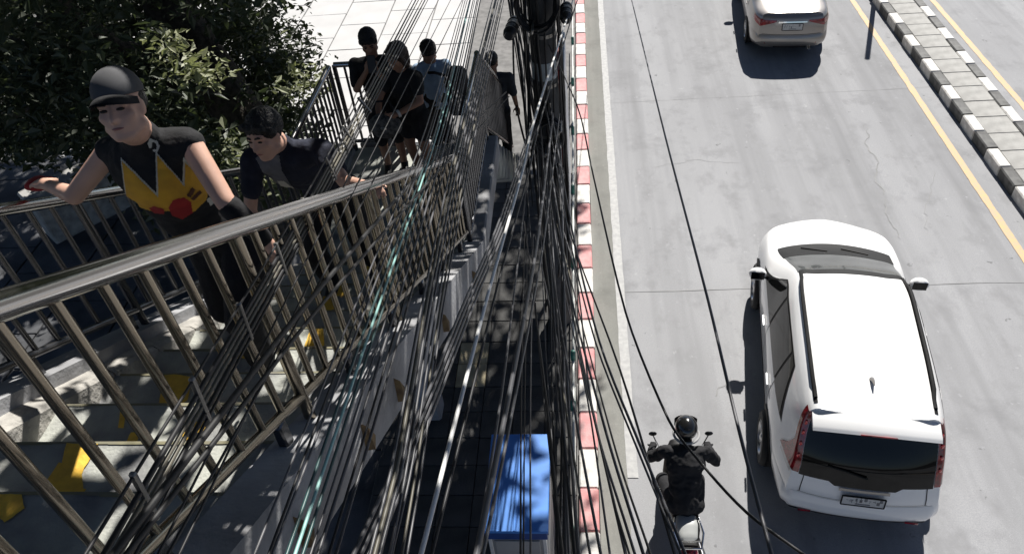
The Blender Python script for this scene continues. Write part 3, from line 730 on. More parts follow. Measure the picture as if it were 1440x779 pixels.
  (0.0138,[(-1.468,15.92,3.553),(-0.902,11.963,3.385),(-0.592,9.792,3.293),(-0.346,7.93,3.212)]),
  (0.0108,[(-0.452,11.451,7.788),(-0.464,9.199,4.483),(-0.467,8.58,3.575),(-0.458,7.931,2.62)]),
  (0.0137,[(-1.361,12.799,6.868),(-0.927,9.787,4.273),(-0.788,8.816,3.436),(-0.711,7.831,2.595)]),
  (0.0111,[(-1.578,14.2,5.908),(-0.947,10.829,3.85),(-0.752,9.792,3.216),(-0.402,7.858,2.035)]),
  (0.0116,[(-1.972,14.858,5.008),(-1.107,11.171,3.721),(-0.686,9.378,3.094),(-0.376,7.838,2.555)]),
  (0.008,[(-1.513,13.119,6.779),(-1.006,10.174,4.12),(-0.882,9.455,3.471),(-0.609,7.871,2.041)]),
  (0.0084,[(-1.605,15.141,4.848),(-1.055,11.368,3.637),(-0.84,9.893,3.163),(-0.759,7.721,2.479)]),
  (0.0075,[(-1.445,15.191,5.02),(-1.043,11.476,3.592),(-0.875,9.926,2.996),(-0.711,7.949,2.239)]),
  (0.0098,[(-0.992,15.692,3.823),(-0.844,11.709,3.485),(-0.755,9.302,3.28),(-0.599,7.789,3.146)]),
  (0.0129,[(-1.032,14.883,4.654),(-0.827,10.986,3.778),(-0.724,9.046,3.342),(-0.496,7.777,3.053)]),
  (0.0068,[(-1.416,15.885,3.781),(-0.983,11.927,3.405),(-0.757,9.858,3.209),(-0.412,7.71,3.008)]),
  (0.0126,[(-1.686,14.906,4.849),(-0.976,11.133,3.728),(-0.736,9.862,3.35),(-0.377,7.71,2.709)]),
  (0.0101,[(-0.065,10.625,8.199),(-0.4,9.003,4.559),(-0.507,8.485,3.396),(-0.513,7.911,2.084)]),
  (0.0077,[(-1.007,12.453,7.158),(-0.476,9.748,4.26),(-0.369,9.204,3.677),(-0.415,7.885,2.308)]),
  (0.0065,[(-1.058,14.132,5.672),(-0.737,10.532,3.957),(-0.642,9.464,3.449),(-0.506,7.827,2.67)]),
  (0.0131,[(-0.815,15.791,3.485),(-0.638,11.795,3.436),(-0.537,9.528,3.409),(-0.435,7.769,3.386)]),
  (0.0062,[(-1.399,12.908,6.721),(-0.882,9.791,4.268),(-0.749,8.99,3.638),(-0.635,7.772,2.689)]),
  (0.0077,[(-1.789,15.745,3.702),(-1.176,11.799,3.469),(-0.85,9.702,3.345),(-0.699,7.867,3.236)]),
  (0.0067,[(0.085,14.41,4.93),(-0.282,10.557,3.918),(-0.444,8.858,3.471),(-0.47,7.724,3.161)]),
  (0.0117,[(-0.003,11.636,7.583),(-0.313,9.082,4.521),(-0.407,8.301,3.585),(-0.37,7.892,3.081)]),
  (0.0128,[(-1.498,15.805,4.386),(-1.022,11.959,3.394),(-0.757,9.821,2.843),(-0.541,7.741,2.308)]),
  (0.0132,[(-0.536,15.076,4.232),(-0.421,11.113,3.7),(-0.347,8.542,3.355),(-0.343,7.867,3.266)]),
 ],
}

CLOOK = {'left_slim': ('c_grey', 'slim dark cable at the edge of the leftmost bundle crossing the handrail', 'leftmost cable bundle'),
 'left_grey': ('c_grey', 'thick grey cable inside the leftmost bundle crossing the handrail', 'leftmost cable bundle'),
 'left_tan': ('c_tan', 'dusty tan cable in the middle of the leftmost bundle', 'leftmost cable bundle'),
 'left_black': ('c_black', 'thick black cable on the right flank of the tan cables, leftmost bundle', 'leftmost cable bundle'),
 'thin_left': ('c_grey', 'thin single cable just right of the leftmost bundle', 'thin cables beside the leftmost bundle'),
 'black_thick': ('c_black', 'heavy black cable sagging from the pole across the stair railing', 'heavy black cables over the stair railing'),
 'teal_bright': ('c_tealb', 'pale teal cable in the middle of the bundle over the stair', None),
 'teal_dark': ('c_teal', 'dark teal cable alongside the pale teal one', 'dark teal cables'),
 'mid': ('c_mid', 'grey cable in the bundle around the pale teal cable', 'bundle around the teal cable'),
 'mid2': ('c_mid', 'grey cable in front of the white stair wall', 'bundle in front of the white stair wall'),
 'mid3': ('c_mid', 'grey cable along the lower edge of the white stair wall', 'bundle below the white stair wall'),
 'bright': ('c_white', 'single thick white cable running down the middle of the picture', None),
 'bright_mate': ('c_grey', 'dark cable running right beside the thick white cable', None),
 'grey_low': ('c_mid', 'grey cable from the pole to the left edge of the blue roof', 'grey cables over the left edge of the blue roof'),
 'down': ('c_black', 'dark cable running straight down over the blue roof', 'cables straight over the blue roof'),
 'right': ('c_mid', 'cable fanning from the pole over the red and white kerb', 'cables fanning over the kerb'),
 'lone_sag': ('c_black', 'sagging lone black cable passing over the motorcyclist', None),
 'lone_long': ('c_mid', 'long lone cable over the road, passing left of the white car', None),
 'lone_mid': ('c_black', 'black cable over the gutter ending left of the motorcyclist', None),
 'tangle': ('c_black', 'thin black cable in the tangle below the pole', 'tangle below the pole'),
 'far': ('c_black', 'black cable arriving at the pole from beyond', 'cables beyond the pole')}
cabs = {}
ORDLAB = {'left_slim': '{} of the slim dark cables edging the leftmost bundle, counted from the left', 'left_tan': '{} dusty tan cable from the left in the leftmost bundle',
 'thin_left': '{} thin cable from the left beside the leftmost bundle', 'black_thick': '{} heavy black cable sagging from the pole across the stair railing, counted from left',
 'teal_dark': '{} dark teal cable from the left, alongside the pale teal one', 'mid': '{} grey cable from the left in the bundle around the pale teal cable',
 'mid2': '{} cable from the left in the bundle before the white stair wall', 'mid3': '{} cable from the left along the lower edge of the white stair wall',
 'grey_low': '{} grey cable from the left over the left edge of the blue roof', 'down': '{} cable from the left running straight down over the blue roof',
 'right': '{} cable from the left fanning from the pole over the painted kerb'}
for key, lst in CABLES.items():
    mt, lab, grp = CLOOK[key]
    cl_ = []
    for i, (r, pts) in enumerate(lst):
        mm = mt
        if key in ('right', 'mid', 'mid2', 'down', 'tangle') and (i % 4 == 1 or key == 'tangle' and i % 2): mm = {'right': 'c_tan', 'mid': 'c_grey', 'mid2': 'c_tan', 'down': 'c_mid', 'tangle': 'c_mid'}[key]
        q = smooth_path(pts)
        c = obj('overhead_cable', MB().tube(q, r, 7), M[mm], None, smooth='all')
        c.data.name = 'overhead_cable'
        cl_.append((q[-1].x/max(.3, CAM_H-q[-1].z), c))
        tag(c, lab if mm == mt else lab.replace('grey cable', 'pale cable').replace('dark cable', 'grey cable').replace('thin black', 'thin grey').replace('cable fanning', 'pale cable fanning') if mm in ('c_tan', 'c_mid') else lab, 'cable', grp)
        cabs.setdefault(key, []).append(q)
    if 1 < len(cl_) <= 12:
        ORD = 'first second third fourth fifth sixth seventh eighth ninth tenth eleventh twelfth'.split()
        for n_, (_, c) in enumerate(sorted(cl_, key=lambda t: t[0])):
            c['label'] = ORDLAB.get(key, '{} '+lab).format(ORD[n_])
# metal ties holding the leftmost bundle together
qa, qb = cabs['left_slim'][0], cabs['left_slim'][-1]
for i, fr in enumerate((.55, .62, .68, .74, .79, .84, .885, .925)):
    def at(q, y):
        for a, b in zip(q, q[1:]):
            if (a.y-y)*(b.y-y) <= 0 and abs(a.y-b.y) > 1e-6: return a+(b-a)*((y-a.y)/(b.y-a.y))
        return q[-1]
    y = 7.6*(1-fr)+.2
    a = at(qa, y); b = at(qb, y); d = (b-a); L = d.length
    if L < 1e-4: continue
    xa = d.normalized(); ya = (at(qa, y-.1)-a).normalized(); za = xa.cross(ya).normalized(); ya = za.cross(xa)
    R_ = Matrix((xa, ya, za)).transposed()
    t = obj('cable_tie', MB().box((a+b)/2, (L+.02, .012, .014), R_, ch=.003), M['tie'])
    tag(t, 'small metal tie clamped across the leftmost cable bundle', 'cable tie', 'ties on the leftmost bundle')

# ------------------------------------------------------------------ kerb fence, cabinet, post on the median
fn_ = thing('kerb_fence', 'low pale tube fence with green post caps along the kerb', 'fence', (-.235, 8, .1))
fp = mesh_of('post', MB().tube([(0, 0, -.42), (0, 0, .42)], .019, 10), M['fence'], True)
fc = mesh_of('post_cap', MB().lathe([(.026, -.09), (.031, -.08), (.031, .07), (.02, .095), (0, .10)], 12), M['green'], True)
for y in (4.1, 5.74, 6.53, 8.3, 10.1, 11.9, 13.7, 15.5):
    place('post', fp, (-.235, y, .52), fn_); place('post_cap', fc, (-.235, y, .93), fn_)
for z in (.36, .62, .86): obj('rail', MB().tube([(-.235, 3.0, z), (-.235, 17, z)], .012 if z < .8 else .016, 8), M['fence'], fn_, smooth=True)
fb = mesh_of('mesh_bar', MB().tube([(0, -.045, -.15), (0, .045, .15)], .005, 5), M['fence'])
mpn = thing('mesh_panel', 'narrow guard panel of slanting bars between blue cabinet and kerb', 'guard panel', (-.36, 3.9, .1))
for i in range(14): place('mesh_bar', fb, (-.36, 3.4+.09*i, 1.0), mpn)
for z in (.86, 1.14): obj('frame_bar', MB().tube([(-.36, 3.3, z), (-.36, 4.7, z)], .01, 8), M['steel_dark'], mpn, smooth=True)
for y in (3.3, 4.7): obj('post', MB().tube([(-.36, y, .1), (-.36, y, 1.16)], .014, 8), M['steel_dark'], mpn, smooth=True)

cb = thing('roadside_cabinet', 'grey roadside cabinet with flat bright blue roof under the cables', 'cabinet', (-.75, 4.15, .1))
cx0, cx1, cy0, cy1, cz = -1.035, -.435, 3.58, 4.66, 1.83
obj('roof', MB().box(((cx0+cx1)/2, (cy0+cy1)/2, cz), (cx1-cx0, cy1-cy0, .035), ch=.006), M['blue'], cb)
obj('roof_seam', MB().box(((cx0+cx1)/2-.01, (cy0+cy1)/2, cz+.02), (.016, cy1-cy0-.01, .014), ch=.003), M['blue'], cb)
obj('fascia', MB().box(((cx0+cx1)/2, cy0+.02, cz-.075), (cx1-cx0-.02, .03, .11), ch=.004), M['blue_dk'], cb)
obj('fascia', MB().box(((cx0+cx1)/2, cy1-.02, cz-.075), (cx1-cx0-.02, .03, .11), ch=.004), M['blue_dk'], cb)
for x in (cx0+.014, cx1-.014): obj('side_fascia', MB().box((x, (cy0+cy1)/2, cz-.075), (.024, cy1-cy0-.1, .11), ch=.004), M['blue_dk'], cb)
obj('body', MB().box(((cx0+cx1)/2, (cy0+cy1)/2, .92), (cx1-cx0-.07, cy1-cy0-.09, 1.62), ch=.012), M['cab'], cb)
for x in (cx0+.045, cx1-.045): obj('corner_trim', MB().box((x, cy0+.045, .93), (.035, .02, 1.6), ch=.004), M['alu'], cb)
d_ = obj('door', MB().box(((cx0+cx1)/2, cy0+.037, .95), (.42, .02, 1.35), ch=.005), M['cab'], cb)
dh = MB().box((.15, cy0+.02-4.15, .9), (.03, .03, .12), ch=.006)
obj('handle', dh, M['chrome'], d_, world=False)

mpst = thing('median_post', 'grey post standing on the edge of the median, its shadow on the road', 'post', (7.06, 18.75, .19))
obj('shaft', MB().tube([(7.06, 18.75, .19), (7.06, 18.75, 2.95)], .055, 14), M['steel_dark'], mpst, smooth=True)
obj('base_plate', MB().box((7.06, 18.75, .205), (.17, .17, .02), ch=.004), M['steel_dark'], mpst)
# ------------------------------------------------------------------ cars
def pchip(pts):
    xs = [p[0] for p in pts]; ys = [p[1] for p in pts]; n = len(xs)
    if n == 1: return lambda x: ys[0]
    h = [xs[i+1]-xs[i] for i in range(n-1)]; d = [(ys[i+1]-ys[i])/h[i] for i in range(n-1)]
    m = [d[0]] + [0]*(n-2) + [d[-1]]
    for i in range(1, n-1):
        if d[i-1]*d[i] > 0:
            w1, w2 = 2*h[i]+h[i-1], h[i]+2*h[i-1]; m[i] = (w1+w2)/(w1/d[i-1]+w2/d[i])
    def f(x):
        if x <= xs[0]: return ys[0]
        if x >= xs[-1]: return ys[-1]
        i = 0
        while x > xs[i+1]: i += 1
        t = (x-xs[i])/h[i]
        return ys[i]*(2*t**3-3*t*t+1)+m[i]*h[i]*(t**3-2*t*t+t)+ys[i+1]*(-2*t**3+3*t*t)+m[i+1]*h[i]*(t**3-t*t)
    return f
class CarShape:
    """half sections: seven profile lines running rear to front, lofted across"""
    def __init__(s, lines, rear_y, front_y):
        s.fx = [pchip(l[0]) for l in lines]; s.fz = [pchip(l[1]) for l in lines]
        s.ry = rear_y; s.fy = front_y; s.n = len(lines)
        s.yr = pchip(list(enumerate(rear_y))); s.yf = pchip(list(enumerate(front_y)))
    def sec(s, y, q):
        """point of the half section at length y and girth q, y free"""
        K = [(s.fx[k](y), s.fz[k](y)) for k in range(s.n)]
        q = min(max(q, 0), s.n-1-1e-9); i = int(q); t = q-i
        def P(k):
            if k < 0: return (2*K[0][0]-K[1][0], 2*K[0][1]-K[1][1])
            if k >= s.n: return (-K[2*(s.n-1)-k][0], K[2*(s.n-1)-k][1])
            return K[k]
        a, b, c, d = P(i-1), P(i), P(i+1), P(i+2); r = []
        for j in (0, 1):
            r.append(.5*(2*b[j]+(c[j]-a[j])*t+(2*a[j]-5*b[j]+4*c[j]-d[j])*t*t+(3*b[j]-a[j]-3*c[j]+d[j])*t**3))
        return r
    def pt(s, y, q, side=1):
        x, z = s.sec(y, q); return Vector((max(x, 0)*side, y, z))
    def off(s, y, q, side=1, o=.003):
        e = .01; p = s.pt(y, q, side)
        du = s.pt(y+e, q, side)-s.pt(y-e, q, side); dv = s.pt(y, min(q+.03, s.n-1), side)-s.pt(y, q-.03, side)
        n = du.cross(dv)*side
        if q > s.n-1.02: n = Vector((0, -(s.pt(y+e, q).z-s.pt(y-e, q).z), 2*e))
        if n.length < 1e-9: n = Vector((0, 0, 1))
        n.normalize()
        return p+n*o
    def body(s, ny=64, nq=36):
        mb = MB()
        for side in (1, -1):
            def fn(u, v):
                q = v*(s.n-1); y0 = s.yr(q); y1 = s.yf(q); return s.pt(y0+(y1-y0)*u, q, side)
            g = MB().grid(fn, ny, nq)
            if side < 0: g.f = [f[::-1] for f in g.f]
            mb.add(g.v, g.f)
        g = MB().grid(lambda u, v: s.rear(u*2-1, v*(s.n-1)), 20, 40); mb.add(g.v, g.f)
        def fr(u, v):
            q = v*(s.n-1); t = u*2-1; p = s.pt(s.yf(q), q); return Vector((p.x*t, p.y+.10*(1-t*t)*(1-(v*2-1)**2), p.z))
        g = MB().grid(fr, 12, 16); mb.add(g.v, [f[::-1] for f in g.f])
        me = bpy.data.meshes.new('t'); me.from_pydata(mb.v, [], mb.f)
        bm = bmesh.new(); bm.from_mesh(me); bmesh.ops.remove_doubles(bm, verts=bm.verts, dist=.0008)
        bmesh.ops.recalc_face_normals(bm, faces=bm.faces); bm.to_mesh(me); bm.free()
        out = MB(); out.v = [tuple(v.co) for v in me.vertices]; out.f = [tuple(p.vertices) for p in me.polygons]; bpy.data.meshes.remove(me)
        return out
    def rear(s, t, q, o=0.):
        p = s.pt(s.yr(q), q); b = s.bulge(q)
        return Vector((p.x*t, p.y-b*(1-abs(t)**2.4)-o, p.z))
    bulge = staticmethod(lambda q: .0)
def panel(mb, fn, nu, nv, flip=False):
    g = MB().grid(fn, nu, nv)
    if flip: g.f = [f[::-1] for f in g.f]
    return mb.add(g.v, g.f)
def lerp(a, b, t): return a+(b-a)*t
def quad_map(c, u, v):
    return (lerp(lerp(c[0][0], c[1][0], u), lerp(c[3][0], c[2][0], u), v), lerp(lerp(c[0][1], c[1][1], u), lerp(c[3][1], c[2][1], u), v))
def wheel(parent, x, y, r, w, side):
    t = obj('wheel', MB().lathe([(r*.62, -w/2), (r*.9, -w/2), (r*.985, -w*.38), (r, -w*.2), (r, w*.2), (r*.985, w*.38), (r*.9, w/2), (r*.62, w/2)], 32, (side, 0, 0), (x, y, r)), M['tyre'], parent, smooth=True, world=False)
    rm = MB().lathe([(r*.66, w*.30), (r*.66, w*.47), (r*.60, w*.50), (r*.56, w*.40), (r*.54, w*.2), (.0, w*.2)], 32, (side, 0, 0), (x, y, r))
    for k in range(5):
        a = 2*math.pi*k/5; c = Vector((x+side*w*.36, y+math.cos(a)*r*.33, r+math.sin(a)*r*.33))
        rm.box(c, (.03, r*.55, .055), Matrix.Rotation(a, 3, 'X'), ch=.006)
    rm.ell((x+side*w*.38, y, r), (.03, .05, .05))
    obj('rim', rm, M['rim'], t, smooth=True, world=False)
def plate_obj(car, c, w, h, tilt, seed):
    R_ = Matrix.Rotation(tilt, 3, 'X')
    p = obj('number_plate', MB().box(c, (w, .012, h), R_, ch=.003), M['plate'], car, world=False)
    f = MB(); c = Vector(c)
    for (dx, dz, ww, hh) in ((0, h/2, w, .012), (0, -h/2, w, .012), (w/2, 0, .012, h), (-w/2, 0, .012, h)):
        f.box(c+R_ @ Vector((dx, -.004, dz)), (ww, .014, hh), R_)
    obj('plate_frame', f, M['trim'], p, world=False)
    ink = MB(); rr = random.Random(seed); x = -w*.40
    while x < w*.38:           # worn characters, too small to read in the photograph
        ww = rr.choice((.018, .024, .03)); hh = h*.42
        for k in range(rr.choice((2, 3))):
            ink.box(c+R_ @ Vector((x+rr.uniform(0, ww), -.0065, h*.1+rr.uniform(-hh/2, hh/2)*.8)), (rr.choice((.006, ww)), .003, rr.choice((.008, hh*.8))), R_)
        x += ww+.022
    ink.box(c+R_ @ Vector((0, -.0065, -h*.3)), (w*.35, .003, .016), R_)
    tag(obj('plate_lettering', ink, M['ink'], p, world=False), kind='stuff')
def mirror(car, x, y, z, side, paint):
    mb = MB().ell((x, y, z), (.115, .085, .085), nu=16, nv=10); mb.v = [(v[0], max(v[1], y-.045), v[2]) for v in mb.v]
    m = obj('side_mirror', mb, paint, car, smooth=True, world=False)
    obj('mirror_foot', MB().tube([(x-side*.17, y+.02, z-.07), (x-side*.05, y+.01, z-.05)], .028, 8), M['trim'], m, smooth=True, world=False)
    obj('mirror_glass', MB().box((x, y-.047, z), (.17, .006, .12), ch=.002), M['glass'], m, world=False)

def make_suv():
    L = [  # (x over y), (z over y) per profile line
     ([(.1, .60), (.5, .72), (3.9, .72), (4.5, .5)], [(.1, .30), (.6, .24), (3.9, .24), (4.5, .28)]),
     ([(.06, .70), (.35, .77), (.9, .845), (3.7, .85), (4.2, .82), (4.52, .64)], [(.05, .40), (.6, .32), (1, .29), (3.6, .29), (4.5, .34)]),
     ([(.05, .72), (.3, .80), (.7, .88), (1.1, .90), (2.2, .885), (3.3, .90), (3.75, .905), (4.15, .875), (4.4, .78), (4.56, .62)], [(.05, .66), (1, .68), (3.5, .66), (4.56, .60)]),
     ([(.15, .69), (.35, .75), (.7, .83), (1.1, .86), (2.2, .862), (3.3, .86), (3.8, .835), (4.15, .79), (4.4, .68), (4.56, .52)], [(.15, .98), (.6, 1.04), (1.2, 1.05), (2.4, 1.01), (3.3, .98), (3.8, .95), (4.2, .87), (4.56, .74)]),
     ([(.25, .585), (.6, .625), (1.3, .645), (2.1, .65), (2.55, .625), (3.0, .66), (3.6, .73), (3.82, .72), (4.15, .66), (4.4, .54), (4.58, .38)], [(.25, 1.53), (.6, 1.57), (1.3, 1.605), (2.0, 1.605), (2.38, 1.585), (2.62, 1.51), (3.1, 1.26), (3.62, 1.035), (3.82, .995), (4.2, .91), (4.58, .78)]),
     ([(.25, .36), (2.6, .38), (3.45, .42), (4.2, .34), (4.58, .16)], [(.25, 1.585), (.7, 1.63), (1.3, 1.665), (2.0, 1.67), (2.38, 1.645), (2.64, 1.565), (3.1, 1.33), (3.65, 1.07), (3.85, 1.03), (4.2, .95), (4.6, .80)]),
     ([(.0, 0)], [(.25, 1.60), (.7, 1.65), (1.3, 1.69), (2.0, 1.695), (2.38, 1.665), (2.66, 1.585), (3.1, 1.36), (3.67, 1.085), (3.87, 1.045), (4.2, .97), (4.62, .81)])]
    S = CarShape(L, [.13, .10, .12, .20, .46, .42, .40], [4.45, 4.5, 4.55, 4.55, 4.57, 4.58, 4.6])
    S.bulge = pchip([(0, .02), (1, .07), (2, .10), (3, .07), (4, .035), (5, .01), (6, 0)])
    car = thing('sport_utility_car', 'white sport utility car seen from above behind, tall red tail lights and roof rails', 'car', (0, 0, 0))
    wp = M['white_car']
    obj('body', S.body(), wp, car, smooth='all', world=False)
    # glass
    def wind(u, v):
        a = u*2-1; q = 6-abs(a)*1.86; y = lerp(3.62-.12*a*a, 2.60-.03*a*a, v); return S.off(y, q, 1 if a >= 0 else -1, .004)
    ws = obj('windscreen', panel(MB(), wind, 28, 10), M['glass_lt'], car, smooth='all', world=False)
    def cowl(u, v):
        a = u*2-1; q = 6-abs(a)*1.90; y = lerp(3.76-.15*a*a, 3.34-.12*a*a, v); return S.off(y, q, 1 if a >= 0 else -1, .007)
    obj('cowl', panel(MB(), cowl, 28, 6), M['trim'], car, smooth='all', world=False)
    def header(u, v):
        a = u*2-1; q = 6-abs(a)*1.80; y = lerp(2.64-.03*a*a, 2.52-.03*a*a, v); return S.off(y, q, 1 if a >= 0 else -1, .006)
    obj('windscreen_header', panel(MB(), header, 28, 2), M['trim'], car, smooth='all', world=False)
    for a0 in (-.55, .12):
        obj('wiper', MB().tube([S.off(3.60, 6-abs(a0)*1.8, 1 if a0 > 0 else -1, .018), S.off(3.48, 6-abs(a0+.42)*1.8, 1 if a0+.42 > 0 else -1, .014)], .009, 6), M['trim'], ws, world=False)
    for sd_ in (1, -1):
        # side glass: front door, rear door, quarter; black surround beneath
        sur = [(3.36, 2.93), (.66, 3.04), (1.10, 3.74), (2.58, 3.76)]
        def sfn(c, o):
            def f(u, v):
                y, q = quad_map(c, u, v); return S.off(y, q, sd_, o)
            return f
        def round_end(u, v, c):
            return quad_map(c, u, v)
        w_ = obj('side_glass_surround', panel(MB(), sfn(sur, .003), 36, 8, sd_ < 0), M['trim'], car, smooth='all', world=False)
        for (c) in ([(3.22, 2.97), (2.22, 2.98), (2.24, 3.71), (2.58, 3.72)], [(2.16, 2.98), (1.30, 3.0), (1.34, 3.71), (2.18, 3.71)], [(1.25, 3.01), (.76, 3.07), (1.13, 3.70), (1.29, 3.71)]):
            obj('side_window', panel(MB(), sfn(c, .007), 16, 8, sd_ < 0), M['glass'], w_, smooth='all', world=False)
        # chrome-less door lines
        ln = MB()
        for yy in (3.25, 2.19, 1.25):
            panel(ln, sfn([(yy+.006, 1.1), (yy-.006, 1.1), (yy-.006, 3.1), (yy+.006, 3.1)], .002), 1, 16, sd_ < 0)
        panel(ln, sfn([(3.25, 1.10), (1.25, 1.10), (1.25, 1.13), (3.25, 1.13)], .002), 20, 1, sd_ < 0)
        obj('door_seam', ln, M['trim'], car, world=False)
        cl = MB(); panel(cl, sfn([(3.55, .7), (1.05, .7), (1.05, 1.22), (3.55, 1.22)], .006), 30, 4, sd_ < 0)
        obj('sill_cladding', cl, M['trim'], car, smooth='all', world=False)
        for yy in (2.42, 1.42):
            p = S.off(yy, 2.55, sd_, .022)
            obj('door_handle', MB().box(p, (.022, .19, .028), ch=.008), wp, car, world=False)
        # roof rail
        rl = [S.off(y, 4.26, sd_, .03 if .75 < y < 2.4 else .004) for y in np.linspace(.58, 2.52, 18)]
        obj('roof_rail', MB().tube(rl, .021, 8), M['trim'], car, smooth=True, world=False)
        rb = MB(); panel(rb, lambda u, v: S.off(lerp(.52, 2.58, u), lerp(4.17, 4.32, v), sd_, .004), 24, 2, sd_ < 0)
        obj('roof_gutter', rb, M['trim'], car, smooth='all', world=False)
        # wheel arches and wheels
        for (yc, r) in ((.98, .335), (3.62, .335)):
            ar = MB(); N = 20
            for i in range(N):
                a0, a1 = math.pi*i/N*1.16-.25, math.pi*(i+1)/N*1.16-.25
                vs = []
                for (a, rr) in ((a0, .405), (a1, .405), (a1, .33), (a0, .33)):
                    y = yc+rr*math.cos(a); z = .335+rr*math.sin(a)
                    lo, hi = 0., 3.
                    for _ in range(18):
                        mq = (lo+hi)/2
                        if S.sec(y, mq)[1] < z: lo = mq
                        else: hi = mq
                    vs.append(S.off(y, lo, sd_, .012))
                ar.add(vs, [(0, 1, 2, 3) if sd_ > 0 else (3, 2, 1, 0)])
            wl = MB(); wl.lathe([(.0, 0), (.34, 0), (.34, .02)], 24, (sd_, 0, 0), (.868*sd_, yc, .335))
            obj('wheel_arch', ar, M['trim'], car, world=False); obj('wheel_well', wl, M['trim'], car, world=False)
            wheel(car, .835*sd_, yc, r, .22, sd_)
        # tall tail light along the rear pillar, widening into the wing
        def tl(u, v):
            z = lerp(.93, 1.50, v); q = 3+ (z-.98)/.56 if z > .98 else 2.85+(z-.93)/.05*.15
            q = lerp(2.80, 3.97, v); yb = S.yr(q)
            if u < .45:
                t = lerp(.915+.01*v, 1., u/.45); p = S.rear(t, q, .014); return Vector((p.x*sd_, p.y, p.z))
            wdt = lerp(.34, .07, min(1, v*2.1)) if v < .48 else .07
            return S.off(yb+(u-.45)/.55*wdt, q, sd_, .014)
        g = MB(); panel(g, tl, 14, 24, sd_ < 0)
        lt = obj('tail_light', g, M['lamp_red'], car, smooth='all', world=False)
        for k, v in enumerate((.34, .50, .64, .78)):
            q = lerp(2.80, 3.97, v); p = S.rear(.97, q, .016)
            obj('lamp_segment', MB().ell((p.x*sd_, p.y, p.z), (.018, .010, .034), nu=10, nv=6), M['lamp_redb'], lt, smooth='all', world=False)
        def tl2(u, v):
            q = lerp(2.66, 2.80, v); p = S.off(S.yr(q)+.02+u*.27, q, sd_, .012); return p
        g = MB(); panel(g, tl2, 8, 3, sd_ < 0)
        obj('indicator_lens', g, M['lamp_clear'], lt, smooth='all', world=False)
        hl = MB(); panel(hl, lambda u, v: S.off(lerp(4.28, 4.5, u), lerp(2.6, 3.1, v), sd_, .006), 6, 4, sd_ < 0)
        obj('headlight', hl, M['lamp_clear'], car, smooth='all', world=False)
        mirror(car, .985*sd_, 3.08, 1.05, sd_, wp)
    # rear glass, wrapping dark from lamp to lamp, spoiler, tailgate handle strip, plate, bumper
    def rg(u, v):
        return S.rear((u*2-1)*(.905+.01*v), lerp(2.74, 3.86, v) - .12*(1-v)*(1 if abs(u*2-1) < .45 else max(0, 1-(abs(u*2-1)-.45)/.1)), .008)
    g = MB(); panel(g, rg, 40, 16)
    rw = obj('rear_window', g, M['glass'], car, smooth='all', world=False)
    sp_ = MB()
    def spo(u, v):
        a = u*2-1
        P_ = [S.pt(.56, 5.6)+Vector((0, 0, .006)), Vector((0, .42, 1.628)), Vector((0, .24, 1.592)), Vector((0, .20, 1.565)), Vector((0, .235, 1.552)), Vector((0, .44, 1.545))]
        k = v*5; i = min(int(k), 4); t = k-i; p = P_[i].lerp(P_[i+1], t)
        return Vector((a*.60, p.y+.05*a*a, p.z-.065*a*a-.0))
    panel(sp_, spo, 20, 10)
    for e in (0, 1): sp_.add([spo(e, k/5) for k in range(6)], [tuple(range(6)) if e else tuple(range(6))[::-1]])
    so_ = obj('roof_spoiler', sp_, wp, car, smooth=True, world=False)
    obj('brake_lamp', MB().box((0, .197, 1.572), (.34, .01, .014), ch=.003), M['lamp_red'], so_, world=False)
    obj('rear_wiper', MB().tube([S.rear(.0, 3.0, .03), S.rear(-.30, 3.10, .024), S.rear(-.55, 3.14, .02)], .011, 6), M['trim'], rw, world=False)
    obj('antenna', MB().tube([(0, .86, 1.66), (0, .80, 1.70), (0, .74, 1.705)], [.028, .016, .006], 8), M['silver_car'], car, smooth=True, world=False)
    gr = MB(); panel(gr, lambda u, v: S.rear((u*2-1)*.34, lerp(2.50, 2.60, v), .016), 12, 2)
    obj('tailgate_strip', gr, M['silver_car'], car, smooth='all', world=False)
    sm = MB(); panel(sm, lambda u, v: S.rear((u*2-1)*.86, lerp(2.02, 2.035, v), .006), 20, 1)
    for t in (-.83, .83): panel(sm, lambda u, v: S.rear(t+(u-.5)*.012, lerp(2.02, 2.74, v), .006), 1, 8)
    obj('tailgate_seam', sm, M['trim'], car, world=False)
    pb = S.rear(0, 2.22, .03); plate_obj(car, (0, pb.y, pb.z), .42, .13, -.12, 3)
    def bump(u, v):   # bumper wrapping round the corners
        a = u*2-1; q = lerp(.95, 1.95, v); o = .045*math.sin(math.pi*min(1, max(0, v*.9+.08)))
        if abs(a) < .62: p = S.rear(a/.62*.97, q, o); return p
        k = (abs(a)-.62)/.38; p = S.off(S.yr(q)+.02+k*.42, q, 1 if a > 0 else -1, o*(1-k*.7)); return p
    g = MB(); panel(g, bump, 60, 8); bp_ = obj('rear_bumper', g, wp, car, smooth='all', world=False)
    def low(u, v):
        a = u*2-1; return S.rear(a*.97, lerp(.25, 1.0, v), .022)
    g = MB(); panel(g, low, 24, 4); obj('bumper_valance', g, M['trim'], bp_, smooth='all', world=False)
    for t in (-.74, .74):
        p = S.rear(t, 1.18, .055); obj('reflector', MB().box(p, (.13, .014, .03), ch=.004), M['lamp_red'], bp_, world=False)
    return car
suv = make_suv()
suv.location = (2.81, 4.58, 0); suv.rotation_euler = (0, 0, -.14); suv.scale = (1.02, 1.02, 1.02)

